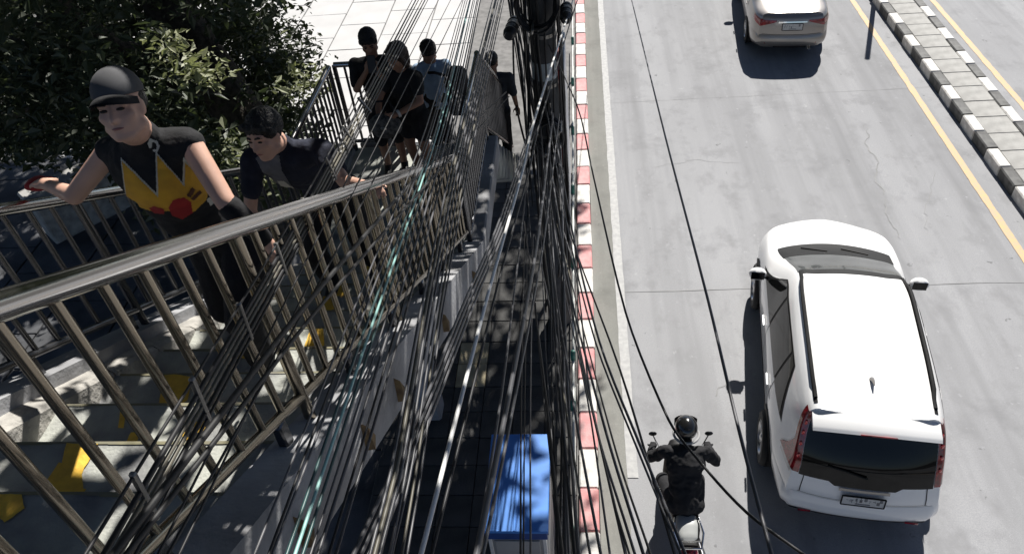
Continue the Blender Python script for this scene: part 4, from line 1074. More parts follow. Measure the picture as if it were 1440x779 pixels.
def make_sedan():
    L = [
     ([(.1, .55), (.5, .68), (4, .68), (4.6, .45)], [(.1, .26), (.6, .2), (4, .2), (4.6, .24)]),
     ([(.06, .66), (.4, .79), (.9, .83), (3.8, .83), (4.55, .55)], [(.05, .34), (.7, .26), (3.8, .26), (4.55, .3)]),
     ([(.05, .70), (.25, .80), (.6, .86), (1.1, .885), (3.7, .885), (4.2, .82), (4.6, .5)], [(.05, .60), (1, .62), (4.6, .52)]),
     ([(.10, .66), (.3, .77), (.7, .82), (1.3, .84), (3.2, .84), (3.9, .80), (4.6, .42)], [(.10, .93), (.6, .96), (1.4, .95), (3.2, .92), (3.9, .84), (4.6, .66)]),
     ([(.12, .58), (.5, .66), (.85, .66), (1.5, .58), (2.2, .585), (2.7, .57), (3.3, .66), (3.8, .64), (4.6, .3)], [(.12, 1.035), (.5, 1.04), (.85, 1.06), (1.1, 1.19), (1.5, 1.38), (2.2, 1.43), (2.7, 1.38), (3.4, 1.02), (3.8, .95), (4.6, .7)]),
     ([(.12, .34), (4.6, .16)], [(.12, 1.055), (.5, 1.06), (.85, 1.08), (1.1, 1.22), (1.5, 1.42), (2.2, 1.47), (2.7, 1.42), (3.4, 1.05), (3.8, .98), (4.62, .72)]),
     ([(0, 0)], [(.12, 1.06), (.5, 1.065), (.85, 1.085), (1.1, 1.23), (1.5, 1.435), (2.2, 1.485), (2.7, 1.435), (3.4, 1.06), (3.8, .99), (4.64, .73)])]
    S = CarShape(L, [.12, .08, .07, .10, .15, .14, .13], [4.5, 4.55, 4.58, 4.58, 4.6, 4.6, 4.62])
    S.bulge = pchip([(0, .02), (1, .08), (2, .11), (3, .09), (4, .06), (5, .03), (6, 0)])
    car = thing('saloon_car', 'champagne silver saloon car at the top of the road, seen from behind', 'car', (0, 0, 0))
    wp = M['silver_car']
    obj('body', S.body(), wp, car, smooth='all', world=False)
    def top(y0, y1, w0, w1, o, b=0):
        def f(u, v):
            a = u*2-1; q = 6-abs(a)*lerp(w0, w1, v); return S.off(lerp(y0, y1, v)+b*a*a, q, 1 if a >= 0 else -1, o)
        return f
    g = MB(); panel(g, top(.90, 1.50, 1.86, 1.86, .005, .06), 24, 8); obj('rear_window', g, M['glass'], car, smooth='all', world=False)
    g = MB(); panel(g, top(3.36, 2.74, 1.86, 1.86, .005, -.08), 24, 8); obj('windscreen', g, M['glass'], car, smooth='all', world=False)
    for sd_ in (1, -1):
        def sfn(c, o):
            return lambda u, v: S.off(*quad_map(c, u, v), sd_, o)
        w_ = obj('side_glass_surround', panel(MB(), sfn([(3.1, 3.12), (1.02, 3.16), (1.45, 3.9), (2.62, 3.92)], .003), 28, 6, sd_ < 0), M['trim'], car, smooth='all', world=False)
        for c in ([(2.98, 3.17), (2.12, 3.17), (2.14, 3.86), (2.6, 3.87)], [(2.05, 3.17), (1.16, 3.2), (1.5, 3.84), (2.07, 3.86)]):
            obj('side_window', panel(MB(), sfn(c, .007), 14, 6, sd_ < 0), M['glass'], w_, smooth='all', world=False)
        ln = MB()
        for yy in (3.1, 2.1, 1.15): panel(ln, sfn([(yy+.006, 1.1), (yy-.006, 1.1), (yy-.006, 3.1), (yy+.006, 3.1)], .002), 1, 14, sd_ < 0)
        obj('door_seam', ln, M['trim'], car, world=False)
        for yy in (2.25, 1.3): obj('door_handle', MB().box(S.off(yy, 2.6, sd_, .02), (.022, .18, .026), ch=.008), wp, car, world=False)
        for yc in (.98, 3.62):
            obj('wheel_well', MB().lathe([(0, 0), (.335, 0), (.335, .02)], 24, (sd_, 0, 0), (.862*sd_, yc, .315)), M['trim'], car, world=False)
            wheel(car, .80*sd_, yc, .315, .2, sd_)
        g = MB()   # wedge lamps pointing inwards
        def tl(u, v):
            if u < .6:
                k = u/.6; t = lerp(.52, 1., k); lo, hi = lerp(2.84, 2.52, k), lerp(2.98, 2.98, k)
                p = S.rear(t, lerp(lo, hi, v), .012); return Vector((p.x*sd_, p.y, p.z))
            k = (u-.6)/.4; q = lerp(lerp(2.52, 2.72, k), 2.98, v); return S.off(S.yr(q)+k*.3, q, sd_, .012)
        panel(g, tl, 20, 6, sd_ < 0); obj('tail_light', g, M['lamp_red'], car, smooth='all', world=False)
        mirror(car, .95*sd_, 2.98, .98, sd_, wp)
        p = S.rear(.72*sd_, 1.35, .03); obj('reflector', MB().box(p, (.14, .014, .03), ch=.004), M['lamp_red'], car, world=False)
    g = MB(); panel(g, lambda u, v: S.rear((u*2-1)*.30, lerp(2.30, 2.86, v), -.006), 10, 4)
    pb = S.rear(0, 2.52, .016)
    g = MB(); panel(g, lambda u, v: S.rear((u*2-1)*.46, lerp(2.78, 2.90, v), .012), 14, 2); obj('chrome_strip', g, M['chrome'], car, smooth='all', world=False)
    plate_obj(car, (0, pb.y, pb.z+.01), .44, .15, -.05, 9)
    sm = MB(); panel(sm, lambda u, v: S.rear((u*2-1)*.9, lerp(2.02, 2.045, v), .006), 20, 1)
    panel(sm, top(.82, .835, 1.9, 1.9, .003, .05), 20, 1); obj('boot_seam', sm, M['trim'], car, world=False)
    def bump(u, v):
        a = u*2-1; q = lerp(.95, 1.98, v); o = .05*math.sin(math.pi*min(1, max(0, v*.9+.08)))
        if abs(a) < .62: return S.rear(a/.62*.97, q, o)
        k = (abs(a)-.62)/.38; return S.off(S.yr(q)+.02+k*.4, q, 1 if a > 0 else -1, o*(1-k*.7))
    g = MB(); panel(g, bump, 50, 8); b_ = obj('rear_bumper', g, wp, car, smooth='all', world=False)
    g = MB(); panel(g, lambda u, v: S.rear((u*2-1)*.55, lerp(.75, 1.02, v), .055), 16, 2); obj('bumper_valance', g, M['trim'], b_, smooth='all', world=False)
    obj('exhaust_pipe', MB().tube([(.45, .25, .24), (.45, -.02, .23)], .035, 10), M['chrome'], car, smooth=True, world=False)
    return car
sed = make_sedan()
sed.location = (4.44, 15.98, 0); sed.rotation_euler = (0, 0, -.085); sed.scale = (.95, .95, .95)
# ------------------------------------------------------------------ tree
def jitter(): return Vector((random.gauss(0, 1), random.gauss(0, 1), random.gauss(0, 1)))
TL = Vector((-4.0, 7.6, 0))
tr = thing('street_tree', 'leafy dark tree with leaning trunk beside the stair', 'tree', TL)
def limb(pts, r0, r1, n=10, parent=tr, name='limb'):
    P_ = smooth_path(pts, 6); P_ = [p+jitter()*.012*(i > 0) for i, p in enumerate(P_)]
    rs = [lerp(r0, r1, i/(len(P_)-1))*(1+.08*noise.noise(p*3)) for i, p in enumerate(P_)]
    return obj(name, MB().tube(P_, rs, n), M['wood'], parent, smooth='all')
limb([(-3.55, 7.3, -.05), (-3.65, 7.4, 1.6), (-3.85, 7.6, 2.75), (-4.02, 7.8, 3.6), (-4.88, 8.6, 4.9), (-5.4, 9.2, 6.2), (-5.7, 9.8, 7.6)], .40, .20, 16, name='trunk')
for pts, r in (([(-4.1, 7.9, 3.7), (-4.6, 7.6, 4.6), (-4.9, 6.9, 5.6), (-4.4, 6.3, 8)], .13), ([(-4.85, 8.6, 4.8), (-4.1, 9.3, 6.3), (-2.2, 9.4, 7.7), (.3, 9.6, 8.3)], .13),
               ([(-5.3, 9.1, 5.9), (-6.6, 9.4, 6.0), (-7.9, 9.0, 6.2)], .10), ([(-4.4, 6.3, 8), (-2.6, 5.6, 8.5), (-.8, 5.8, 8.7)], .09),
               ([(-4.3, 8.1, 4.0), (-5.6, 8.0, 4.3), (-6.6, 7.4, 4.2)], .08), ([(-6.0, 7.6, 4.3), (-6.9, 7.2, 4.9), (-7.4, 6.8, 4.8)], .035), ([(-4.9, 6.9, 5.6), (-5.8, 6.6, 5.3), (-6.6, 6.2, 5.1)], .045)):
    limb(pts, r, r*.35)
# holes carved in the leaves to bring sun to chosen spots: (point it reaches, radius)
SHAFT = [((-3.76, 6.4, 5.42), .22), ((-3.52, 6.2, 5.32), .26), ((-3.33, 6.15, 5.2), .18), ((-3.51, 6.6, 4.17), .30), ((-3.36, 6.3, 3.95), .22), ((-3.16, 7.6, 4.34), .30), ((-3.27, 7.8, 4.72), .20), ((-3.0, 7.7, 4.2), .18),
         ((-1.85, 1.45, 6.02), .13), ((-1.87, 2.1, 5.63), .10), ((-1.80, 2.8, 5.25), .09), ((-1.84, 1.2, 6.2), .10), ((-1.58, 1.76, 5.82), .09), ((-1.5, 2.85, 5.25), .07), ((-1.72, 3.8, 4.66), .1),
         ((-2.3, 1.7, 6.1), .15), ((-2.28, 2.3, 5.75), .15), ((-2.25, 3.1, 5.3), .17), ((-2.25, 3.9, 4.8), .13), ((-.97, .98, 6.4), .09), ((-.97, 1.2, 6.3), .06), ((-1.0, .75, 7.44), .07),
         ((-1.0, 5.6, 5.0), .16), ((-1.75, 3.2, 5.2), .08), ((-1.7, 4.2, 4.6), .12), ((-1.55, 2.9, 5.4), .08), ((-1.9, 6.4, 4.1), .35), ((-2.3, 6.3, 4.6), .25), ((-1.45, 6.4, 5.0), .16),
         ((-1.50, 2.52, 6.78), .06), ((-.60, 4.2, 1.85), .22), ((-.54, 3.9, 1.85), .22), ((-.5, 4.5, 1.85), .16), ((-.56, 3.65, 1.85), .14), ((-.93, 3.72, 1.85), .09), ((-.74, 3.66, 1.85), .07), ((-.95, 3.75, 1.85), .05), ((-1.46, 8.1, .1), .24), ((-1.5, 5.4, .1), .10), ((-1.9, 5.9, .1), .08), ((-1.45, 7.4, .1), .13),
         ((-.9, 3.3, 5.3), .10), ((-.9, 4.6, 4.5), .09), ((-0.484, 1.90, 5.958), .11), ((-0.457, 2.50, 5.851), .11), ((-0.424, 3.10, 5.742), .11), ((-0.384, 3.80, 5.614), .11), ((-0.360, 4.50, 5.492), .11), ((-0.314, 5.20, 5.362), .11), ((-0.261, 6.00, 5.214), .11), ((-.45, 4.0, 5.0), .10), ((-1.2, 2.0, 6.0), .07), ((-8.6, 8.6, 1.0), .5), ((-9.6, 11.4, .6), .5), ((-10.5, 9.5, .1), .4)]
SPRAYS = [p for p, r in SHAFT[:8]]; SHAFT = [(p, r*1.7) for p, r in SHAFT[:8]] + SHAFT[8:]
SH = [(np.array(p), r) for p, r in SHAFT]; SV = np.array(SUN)
def lit(p):
    q = np.array(p)
    for c, r in SH:
        d = q-c; t = d @ SV
        if t > .25 and np.linalg.norm(d-SV*t) < r: return True
    return False
def leaves(clusters, size, seed):
    rr = np.random.RandomState(seed); V = []; F = []
    for (c, rad, n) in clusters:
        for _ in range(n):
            d = rr.normal(size=3); d /= np.linalg.norm(d); p = np.array(c)+d*rad*(rr.rand()**.45)*np.array((1, 1, .7))
            if lit(p) and rr.rand() < .97: continue
            a = rr.normal(size=3); a[2] = a[2]*.5-.25; a /= np.linalg.norm(a); b = np.cross(a, rr.normal(size=3)*.5+np.array((0, 0, 1.))); nb = np.linalg.norm(b)
            if nb < 1e-3: continue
            b /= nb; L = size*rr.uniform(.5, 1.0)**2*2.2*(.55+.45*rr.rand()); w = L*rr.uniform(.36, .52); k = len(V)
            nn = np.cross(a, b)*L*.12
            V += [tuple(p), tuple(p+a*L*.5+b*w*.5-nn), tuple(p+a*L), tuple(p+a*L*.5-b*w*.5-nn)]
            F += [(k, k+1, k+2), (k, k+2, k+3)]
    m = MB(); m.v = V; m.f = F; return m
rc = random.Random(5)
low = []
while len(low) < 900:
    y = rc.uniform(5.6, 13); x = y*rc.uniform(-1.05, -.36)-.25; z = rc.uniform(.8, 8.2-.25*y)
    t = (8.2-z)/y; s_ = -x/y
    if t > .74 or (t > .60 and s_ > .72): continue                  # open below
    if s_ < .43 and rc.random() < .75: continue                # thinner towards the plaza
    if t > .50 and s_ < .44: continue
    if any(y < q[1]+.15 and abs(s_+q[0]/q[1]) < .05 and abs(t-(8.2-q[2])/q[1]) < .05 for q in SPRAYS): continue
    if y < 8.6 and abs(s_-(.568-(t-.383)*.257)) < .045 and .36 < t < .62: continue     # the trunk shows through here
    if s_ > .79 and t < .42 and rc.random() < .6: continue
    low.append(((x, y, z), rc.uniform(.28, .55), rc.randint(80, 140)))
obj('crown', leaves(low, .105, 3), M['leaf'], tr)
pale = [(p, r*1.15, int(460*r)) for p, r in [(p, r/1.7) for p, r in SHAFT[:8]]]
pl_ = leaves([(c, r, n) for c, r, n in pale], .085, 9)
tag(obj('sunlit_leaf_spray', pl_, M['leaf_sunlit'], tr), kind='stuff')  # sprays in the lightened, sun-imitating leaf colour
shade_canopy = []  # unseen canopy added above the view to shade stair, cables and pavement
while len(shade_canopy) < 1200:
    y = rc.uniform(1.7, 21.5); x = rc.uniform(-13, 2.5); z = rc.uniform(7.7, 9.8)
    if z < 8.25-.33*y or x > 2.05+.33*(z-8) or (y < 4.2 and z < 8.15): continue
    if y > 20 and x > -5: continue
    if -1.9 < x < .4 and 3.4 < y < 6.8 and rc.random() < .5: continue      # thinned to let sun onto the steps
    if x < -2.5 and y < 15 and rc.random() < .38: continue
    shade_canopy.append(((x, y, z), rc.uniform(.45, .85), rc.randint(36, 60)))
obj('crown', leaves(shade_canopy, .25, 11), M['leaf'], tr)  # added overhead leaves, out of view, shaped to cast shade and dapples
sh = thing('shrub', 'low leafy shrub with pale leaves under the tree by the left railing', 'shrub', (-4.4, 6.6, .03))
shc = [((-4.4+rc.gauss(0, .5), 6.6+rc.gauss(0, .5), rc.uniform(.3, 1.7)), .3, 90) for _ in range(22)]
obj('foliage', leaves(shc, .09, 21), M['leaf'], sh)
for k in range(5): obj('stem', MB().tube([(-4.4, 6.6, .0), (-4.4+rc.uniform(-.5, .5), 6.6+rc.uniform(-.5, .5), 1.4)], [.03, .01], 6), M['wood'], sh)
pw = thing('planter_wall', 'pale concrete planter wall behind the man in the black cap', 'wall', (-8.9, 11, 0))
a_ = Vector((-9.6, 10.7, 0)); b_ = Vector((-8.0, 12.6, 0)); dr = (b_-a_).normalized()
Rz = Matrix.Rotation(math.atan2(dr.y, dr.x), 3, 'Z')
obj('wall', MB().box((a_+b_)/2+Vector((0, 0, .45)), ((b_-a_).length+.8, .55, .9), Rz, ch=.03), M['kerbstone'], pw)
obj('coping', MB().box((a_+b_)/2+Vector((0, 0, .94)), ((b_-a_).length+.9, .68, .1), Rz, ch=.03), M['median'], pw)
# ------------------------------------------------------------------ people
V3 = Vector
def frame(F, U):
    F = V3(F).normalized(); U = V3(U); R = F.cross(U).normalized(); U = R.cross(F); return R, U, F
def hand(mb, wrist, d, pn, curl=.35, s=1., thumb=1):
    """palm, four bent fingers of unequal length, thumb from the side; pn = way the palm faces"""
    w = V3(wrist); d = V3(d).normalized(); pn = V3(pn); pn = (pn-d*pn.dot(d)).normalized(); sd_ = d.cross(pn)*thumb
    k = w+d*.085*s
    mb.cap(w, .024*s, w+d*.03*s, .026*s)
    mb.ell(w+d*.048*s, (.040*s, .048*s, .016*s), (sd_, d, pn), 14, 9)
    for i, (o, L) in enumerate(((.029, .072), (.010, .080), (-.010, .074), (-.028, .058))):
        p = k+sd_*o*s; a = curl*1.1; prev = p-d*.012*s; dirv = d.copy(); ang = 0
        for j, fr in enumerate((.45, .30, .25)):
            ang += a*(.7+.12*i*.5+.3*(j > 0)); dv = d*math.cos(ang)+pn*math.sin(ang)
            nx = prev+dv*L*fr*s*1.12; r0 = (.0095-.0012*j)*s; mb.cap(prev, r0, nx, r0*.9, 8); prev = nx
    t0 = w+d*.03*s+sd_*.028*s; t1 = t0+(d*.55+sd_*.62+pn*.35).normalized()*.038*s; t2 = t1+(d*.85+sd_*.15+pn*.5*curl*2).normalized()*.034*s
    mb.cap(t0, .014*s, t1, .011*s, 8); mb.cap(t1, .0105*s, t2, .0085*s, 8)
def head(mb, c, F, U, s=1.):
    R, U, F = frame(F, U); c = V3(c)
    def L(x, u, f): return c+(R*x+U*u+F*f)*s
    ax = (R, U, F)
    mb.ell(L(0, .032, -.012), (.075*s, .088*s, .096*s), ax, 24, 16)
    mb.ell(L(0, -.035, .016), (.067*s, .074*s, .070*s), ax, 24, 16)
    mb.ell(L(0, -.090, .058), (.032*s, .022*s, .026*s), ax)
    mb.cap(L(-.056, -.060, .01), .024*s, L(-.020, -.092, .052), .020*s); mb.cap(L(.056, -.060, .01), .024*s, L(.020, -.092, .052), .020*s)
    mb.cap(L(0, .018, .078), .009*s, L(0, -.026, .099), .014*s); mb.ell(L(-.012, -.028, .087), (.009*s,)*3); mb.ell(L(.012, -.028, .087), (.009*s,)*3)
    mb.cap(L(-.042, .027, .070), .013*s, L(.042, .027, .070), .013*s)
    for x in (-1, 1):
        mb.ell(L(.044*x, -.018, .052), (.024*s, .026*s, .022*s), ax)
        mb.ell(L(.074*x, -.004, -.008), (.010*s, .032*s, .019*s), ax)
    mb.cap(L(-.019, -.055, .080), .0075*s, L(.019, -.055, .080), .0075*s); mb.cap(L(-.015, -.064, .078), .0085*s, L(.015, -.064, .078), .0085*s)
    return L, ax
def face_parts(person, L, ax, s=1., hair='hair'):
    for x in (-1, 1):
        m = MB().ell(L(.031*x, .008, .0775), (.015*s, .0055*s, .006*s), ax, 12, 8); obj('eye', m, M['eye'], person, smooth=True)
        m = MB().tube([L(.014*x, .030, .086), L(.032*x, .034, .083), L(.050*x, .027, .070)], [.0045*s, .0065*s, .004*s], 6); obj('eyebrow', m, M[hair], person, smooth=True)
    m = MB().tube([L(-.022, -.058, .082), L(-.008, -.0585, .0885), L(.008, -.0585, .0885), L(.022, -.058, .082)], [.0015*s, .004*s, .004*s, .0015*s], 6); obj('mouth', m, M['lips'], person, smooth=True)
def limb_caps(mb, a, b, c, r, g=0.):
    mb.cap(a, r[0]+g, b, r[1]+g); mb.cap(b, r[1]+g, c, r[2]+g)
def torso(mb, J, s, g=0., lo=True):
    R = (J['shL']-J['shR']).normalized(); ax_u = (J['neck']-J['waist']).normalized(); F = R.cross(ax_u).normalized(); U = F.cross(R) if F.cross(R).dot(ax_u) > 0 else R.cross(F)
    ax = (R, U, F); w = (J['shL']-J['shR']).length/2
    mb.ell(J['chest'], (w*.86+g, .165*s+g, .108*s+g), ax, 24, 16)
    mb.ell(J['chest'].lerp(J['waist'], .55), (w*.76+g, .15*s+g, .105*s+g), ax, 24, 16)
    mb.ell(J['waist'], (w*.72+g, .13*s+g, .10*s+g), ax, 24, 16)
    mb.cap(J['shL'].lerp(J['chest'], J.get('cut', 0)), .050*s+g*.8, J['chest']+U*.09*s, .09*s+g); mb.cap(J['shR'].lerp(J['chest'], J.get('cut', 0)), .050*s+g*.8, J['chest']+U*.09*s, .09*s+g)
    mb.cap(J['neck']-U*(.03 if g == 0 else .040)*s, .058*s+g*.45, J['chest']+U*.05*s, .09*s+g)
    if lo:
        mb.cap(J['waist'], .115*s+g, J['pelvis'], .12*s+g)
        mb.cap(J['hipL'], .088*s+g, J['hipR'], .088*s+g); mb.cap(J['pelvis'], .115*s+g, (J['hipL']+J['hipR'])/2, .10*s+g)
    return R, U, F
ARM = (.046, .038, .025); LEG = (.085, .056, .038)
def figure(label, J, F, U, base, s=1., skin='skin', vox=.009, hands=None, top='black_cloth', sleeve=1.2, bottom='black_cloth', skirt=False, shoes='shoe', hair='hair', hairkind='short', face=True, group=None, legs_bare=False, fold=.006):
    J = {k: V3(v) for k, v in J.items()}
    person = thing('person', label, 'person', base, group=group)
    hs = J.pop('hs', V3((s, 0, 0))).x; b = MB(); L, ax = head(b, J['head'], F, U, hs)
    b.ell(J['chest'].lerp(J['neck'], .62), (.085*s, .06*s, .06*s), None, 14, 10)
    b.cap(J['head']+V3(ax[1])*-.06*s+V3(ax[2])*-.02*s, .058*s, J['neck'], .062*s)
    torso(b, J, s)
    for k in 'LR':
        limb_caps(b, J['sh'+k], J['el'+k], J['wr'+k], [r*s for r in ARM])
        limb_caps(b, J['hip'+k], J['kn'+k], J['an'+k], [r*s for r in LEG])
        b.cap(J['an'+k]-V3((0, 0, .03*s)), .036*s, J['toe'+k], .026*s)
        hd, pn, curl, th = (hands or {}).get(k, ((J['wr'+k]-J['el'+k]), (0, 0, -1), .45, 1 if k == 'R' else -1))
        hand(b, J['wr'+k], hd, pn, curl, s, th)
    obj('body', remesh(b, vox, 2), M[skin], person, smooth='all')
    if face: face_parts(person, L, ax, s, hair)
    # shirt
    if sleeve == 0: J['cut'] = .055
    c = MB(); torso(c, J, s, .017); J.pop('cut', 0)
    for k in 'LR':
        if sleeve > 0:
            e = J['sh'+k].lerp(J['el'+k], min(sleeve, 1)); c.cap(J['sh'+k], .054*s+.014, e, .043*s+.016)
            if sleeve > 1: c.cap(J['el'+k], .043*s+.012, J['el'+k].lerp(J['wr'+k], sleeve-1), .030*s+.012)
    cm = crumple(remesh(c, vox*1.05, 3), fold, 11, len(label))
    shirt = obj('shirt', cm, M[top], person, smooth='all')
    # trousers or skirt
    c = MB(); c.cap(J['waist'].lerp(J['pelvis'], .5), .120*s+.014, J['pelvis'], .125*s+.014); c.cap(J['hipL'], .09*s+.014, J['hipR'], .09*s+.014)
    for k in 'LR':
        if skirt:
            e = J['hip'+k].lerp(J['kn'+k], .5); c.cap(J['hip'+k], .095*s+.016, e, .085*s+.016)
        else: limb_caps(c, J['hip'+k], J['kn'+k], J['kn'+k].lerp(J['an'+k], .1 if legs_bare else .9), [.092*s, .066*s, .052*s], .012)
    if skirt:
        c.cap(J['hipL'].lerp(J['knL'], .5), .085*s, J['hipR'].lerp(J['knR'], .5), .085*s)
    obj('skirt' if skirt else 'trousers', crumple(remesh(c, vox*1.2, 3), .005, 9, len(label)+3), M[bottom], person, smooth='all')
    for k in 'LR':
        m = MB(); t = (J['toe'+k]-J['an'+k]); m.cap(J['an'+k]-V3((0, 0, .035*s)), .042*s, J['toe'+k]-V3((0, 0, .004)), .034*s)
        m.v = [(v[0], v[1], max(v[2], min(J['toe'+k].z, J['an'+k].z-.07*s)-.035*s)) for v in m.v]
        obj('shoe', m, M[shoes], person, smooth='all')
    # hair
    if hairkind:
        h = MB()
        if hairkind in ('short', 'fluffy', 'long'):
            g = .010 if hairkind == 'short' else .013
            h.ell(L(0, .048, -.026), ((.077+g)*s, (.086+g)*s, (.094+g)*s), ax, 24, 16)
            for k in range(22):
                a = math.pi*2*(k % 11)/11+random.uniform(-.2, .2); e = .35 if k < 11 else .8
                h.ell(L(.066*math.cos(a)*math.cos(e), .052+.078*math.sin(e), -.024+.078*math.sin(a)*math.cos(e)), (.026*s, .018*s, .026*s), ax, 8, 6)
            if hairkind == 'fluffy':
                for k in range(9): h.ell(L(-.06+.015*k, .075+random.uniform(-.006, .01), .062), (.022*s, .024*s, .022*s), ax, 8, 6)
                for x in (-1, 1): h.ell(L(.074*x, .035, .01), (.018*s, .034*s, .03*s), ax, 10, 8)
            if hairkind == 'long':
                for x in (-1, 1):
                    h.cap(L(.068*x, .05, .01), .030*s, L(.075*x, -.10, -.03), .032*s)
                h.cap(L(0, .0, -.09), .06*s, L(0, -.13, -.08), .055*s); h.cap(L(-.05, .085, .055), .018*s, L(.05, .085, .055), .018*s)
        hm = remesh(h, .0075*max(s, .8), 2); crumple(hm, .003, 60, 3)
        obj('hair', hm, M[hair], person, smooth='all')
    person['_'] = 0; del person['_']
    return person, shirt, L, ax, J

# man in the black cap, climbing towards the camera, hand on the far rail
J1 = dict(hs=(.93, 0, 0), head=(-1.585, 2.25, 6.99), neck=(-1.66, 2.37, 6.845), shR=(-1.865, 2.47, 6.70), shL=(-1.50, 2.42, 6.745), chest=(-1.70, 2.45, 6.60), waist=(-1.70, 2.53, 6.36), pelvis=(-1.66, 2.60, 6.20),
          elR=(-2.07, 2.41, 6.53), wrR=(-2.265, 2.53, 6.505), elL=(-1.36, 2.26, 6.575), wrL=(-1.245, 2.24, 6.385),
          hipR=(-1.72, 2.62, 6.12), hipL=(-1.54, 2.58, 6.12), knR=(-1.76, 2.56, 5.74), knL=(-1.53, 2.30, 5.90), anR=(-1.76, 2.82, 5.42), anL=(-1.55, 2.34, 5.60), toeR=(-1.77, 2.68, 5.36), toeL=(-1.54, 2.19, 5.545))
p1, shirt1, L1, ax1, J1 = figure('man in a black cap and sleeveless black top with a jagged yellow print', J1, (.14, -.90, .34), (-.10, .30, 1), (-1.63, 2.5, 5.45), 1.04, 'skin_p', .0075,
    {'R': ((-.80, .50, -.12), (0, -.1, -1), .32, -1), 'L': ((.35, -.1, -.9), (-.8, -.4, 0), .5, 1)}, top='black_cloth', sleeve=0, hairkind=None, fold=.007)
h = MB(); h.ell(L1(0, .022, -.036), (.0765, .062, .084), ax1, 20, 14); obj('hair', h, M['hair'], p1, smooth='all')
cp_ = MB()
cp_.ell(L1(0, .060, -.016), (.082, .090, .100), ax1, 28, 18)
cp_.v = [tuple(V3(v)) for v in cp_.v]
cz_ = L1(0, .052, 0); un = V3(ax1[1]); cp_.v = [tuple(V3(v)+un*max(0, (cz_-V3(v)).dot(un))) for v in cp_.v]
cap_ = obj('cap', cp_, M['cap_cloth'], p1, smooth='all')
def brim(u, v):
    a = u*2-1; x = a*.082; f = lerp(.082*math.sqrt(max(0, 1-a*a*.92)), .082*math.sqrt(max(0, 1-a*a*.92))+.088*(1-abs(a)**2.6), v); return L1(x, .064-.020*v*v-.026*a*a, f)
bm_ = MB().grid(brim, 20, 8); g2 = MB().grid(lambda u, v: V3(brim(u, v))-un*.006, 20, 8); g2.f = [f[::-1] for f in g2.f]; bm_.add(g2.v, g2.f)
sub = MB(); sub.v = [tuple(V3(v)-p1.location) for v in bm_.v]; sub.f = bm_.f
obj('cap_brim', sub, M['black_cloth'], cap_, smooth='all', world=False)
# printed shapes laid on the cloth
def print_on(shirt, parent, polys, view, centre, scale, mname, name, off):
    me = shirt.data; ow = shirt.parent.location
    bvh = BVHTree.FromPolygons([tuple(v.co+ow) for v in me.vertices], [tuple(p.vertices) for p in me.polygons])
    vd = V3(view).normalized(); rx = V3((0, 0, 1)).cross(vd).normalized(); ry = vd.cross(rx); c = V3(centre)
    # print axes follow the tilt of the torso
    def ins(x, y, P):
        r = False; j = len(P)-1
        for i in range(len(P)):
            if (P[i][1] > y) != (P[j][1] > y) and x < (P[j][0]-P[i][0])*(y-P[i][1])/(P[j][1]-P[i][1])+P[i][0]: r = not r
            j = i
        return r
    st_ = .0032; mb = MB(); cache = {}
    def hit(i, j):
        if (i, j) not in cache:
            o = c+rx*i*st_+ry*j*st_+vd*1.0; loc, nrm, _, _ = bvh.ray_cast(o, -vd)
            cache[i, j] = None if loc is None or nrm.dot(vd) < .05 else len(mb.v)
            if cache[i, j] is not None: mb.v.append(tuple(loc+nrm*off-ow))
        return cache[i, j]
    for P in polys:
        P = [(x*scale/st_, y*scale/st_) for x, y in P]
        for i in range(int(min(p[0] for p in P))-1, int(max(p[0] for p in P))+2):
            for j in range(int(min(p[1] for p in P))-1, int(max(p[1] for p in P))+2):
                if ins(i+.5, j+.5, P):
                    q = [hit(i, j), hit(i+1, j), hit(i+1, j+1), hit(i, j+1)]
                    if None not in q: mb.f.append(tuple(q))
    if mb.f:
        o = obj(name, mb, M[mname], parent, world=False, smooth='all')
        if len(polys) > 2: o['kind'] = 'stuff'
VW = (.5, -.745, .44); C1 = (-1.635, 2.36, 6.605); PXM = .0028
def px(pts): return [(x-220, 260-y) for x, y in pts]
yel = px([(166, 268), (185, 214), (206, 274), (228, 220), (242, 272), (256, 240), (262, 262), (272, 285), (262, 302), (240, 312), (215, 300), (190, 292), (172, 280)])
wht = px([(144, 214), (149, 214), (166, 262), (185, 209), (206, 268), (228, 215), (242, 266), (257, 233), (266, 262), (276, 285), (260, 296), (240, 300), (215, 296), (190, 288), (170, 278), (160, 268)])
print_on(shirt1, shirt1, [wht], VW, C1, PXM, 'print_w', 'print_outline', .003)
print_on(shirt1, shirt1, [yel], VW, C1, PXM, 'print_y', 'print_flame', .0055)
print_on(shirt1, shirt1, [px([(212, 292), (222, 284), (236, 285), (242, 296), (238, 312), (222, 316), (212, 306)]), px([(188, 286), (196, 284), (206, 292), (204, 300), (192, 296)])], VW, C1, PXM, 'print_r', 'print_patch', .0075)
print_on(shirt1, shirt1, [px([(240, 284), (250, 276), (253, 281), (243, 289)]), px([(243, 290), (258, 284), (260, 288), (246, 295)])], VW, C1, PXM, 'print_k', 'print_stroke', .008)
print_on(shirt1, shirt1, [px([(213, 166), (229, 173), (226, 178), (214, 173)]), px([(266, 262), (280, 268), (280, 273), (268, 268)]), px([(278, 283), (294, 300), (290, 306), (278, 292)]), px([(262, 302), (274, 300), (272, 312), (264, 314)]), px([(240, 168), (248, 170), (246, 174), (240, 173)]),
   px([(222, 203), (227, 197), (234, 203), (236, 212), (230, 217), (223, 213), (226, 212), (230, 213), (232, 209), (230, 203), (227, 203), (225, 208), (222, 208)])], VW, C1, PXM, 'print_w', 'print_marks', .0045)
obj('wrist_band', MB().cap(J1['elL'].lerp(J1['wrL'], .12), .047, J1['elL'].lerp(J1['wrL'], .85), .038), M['black_cloth'], p1, smooth='all')
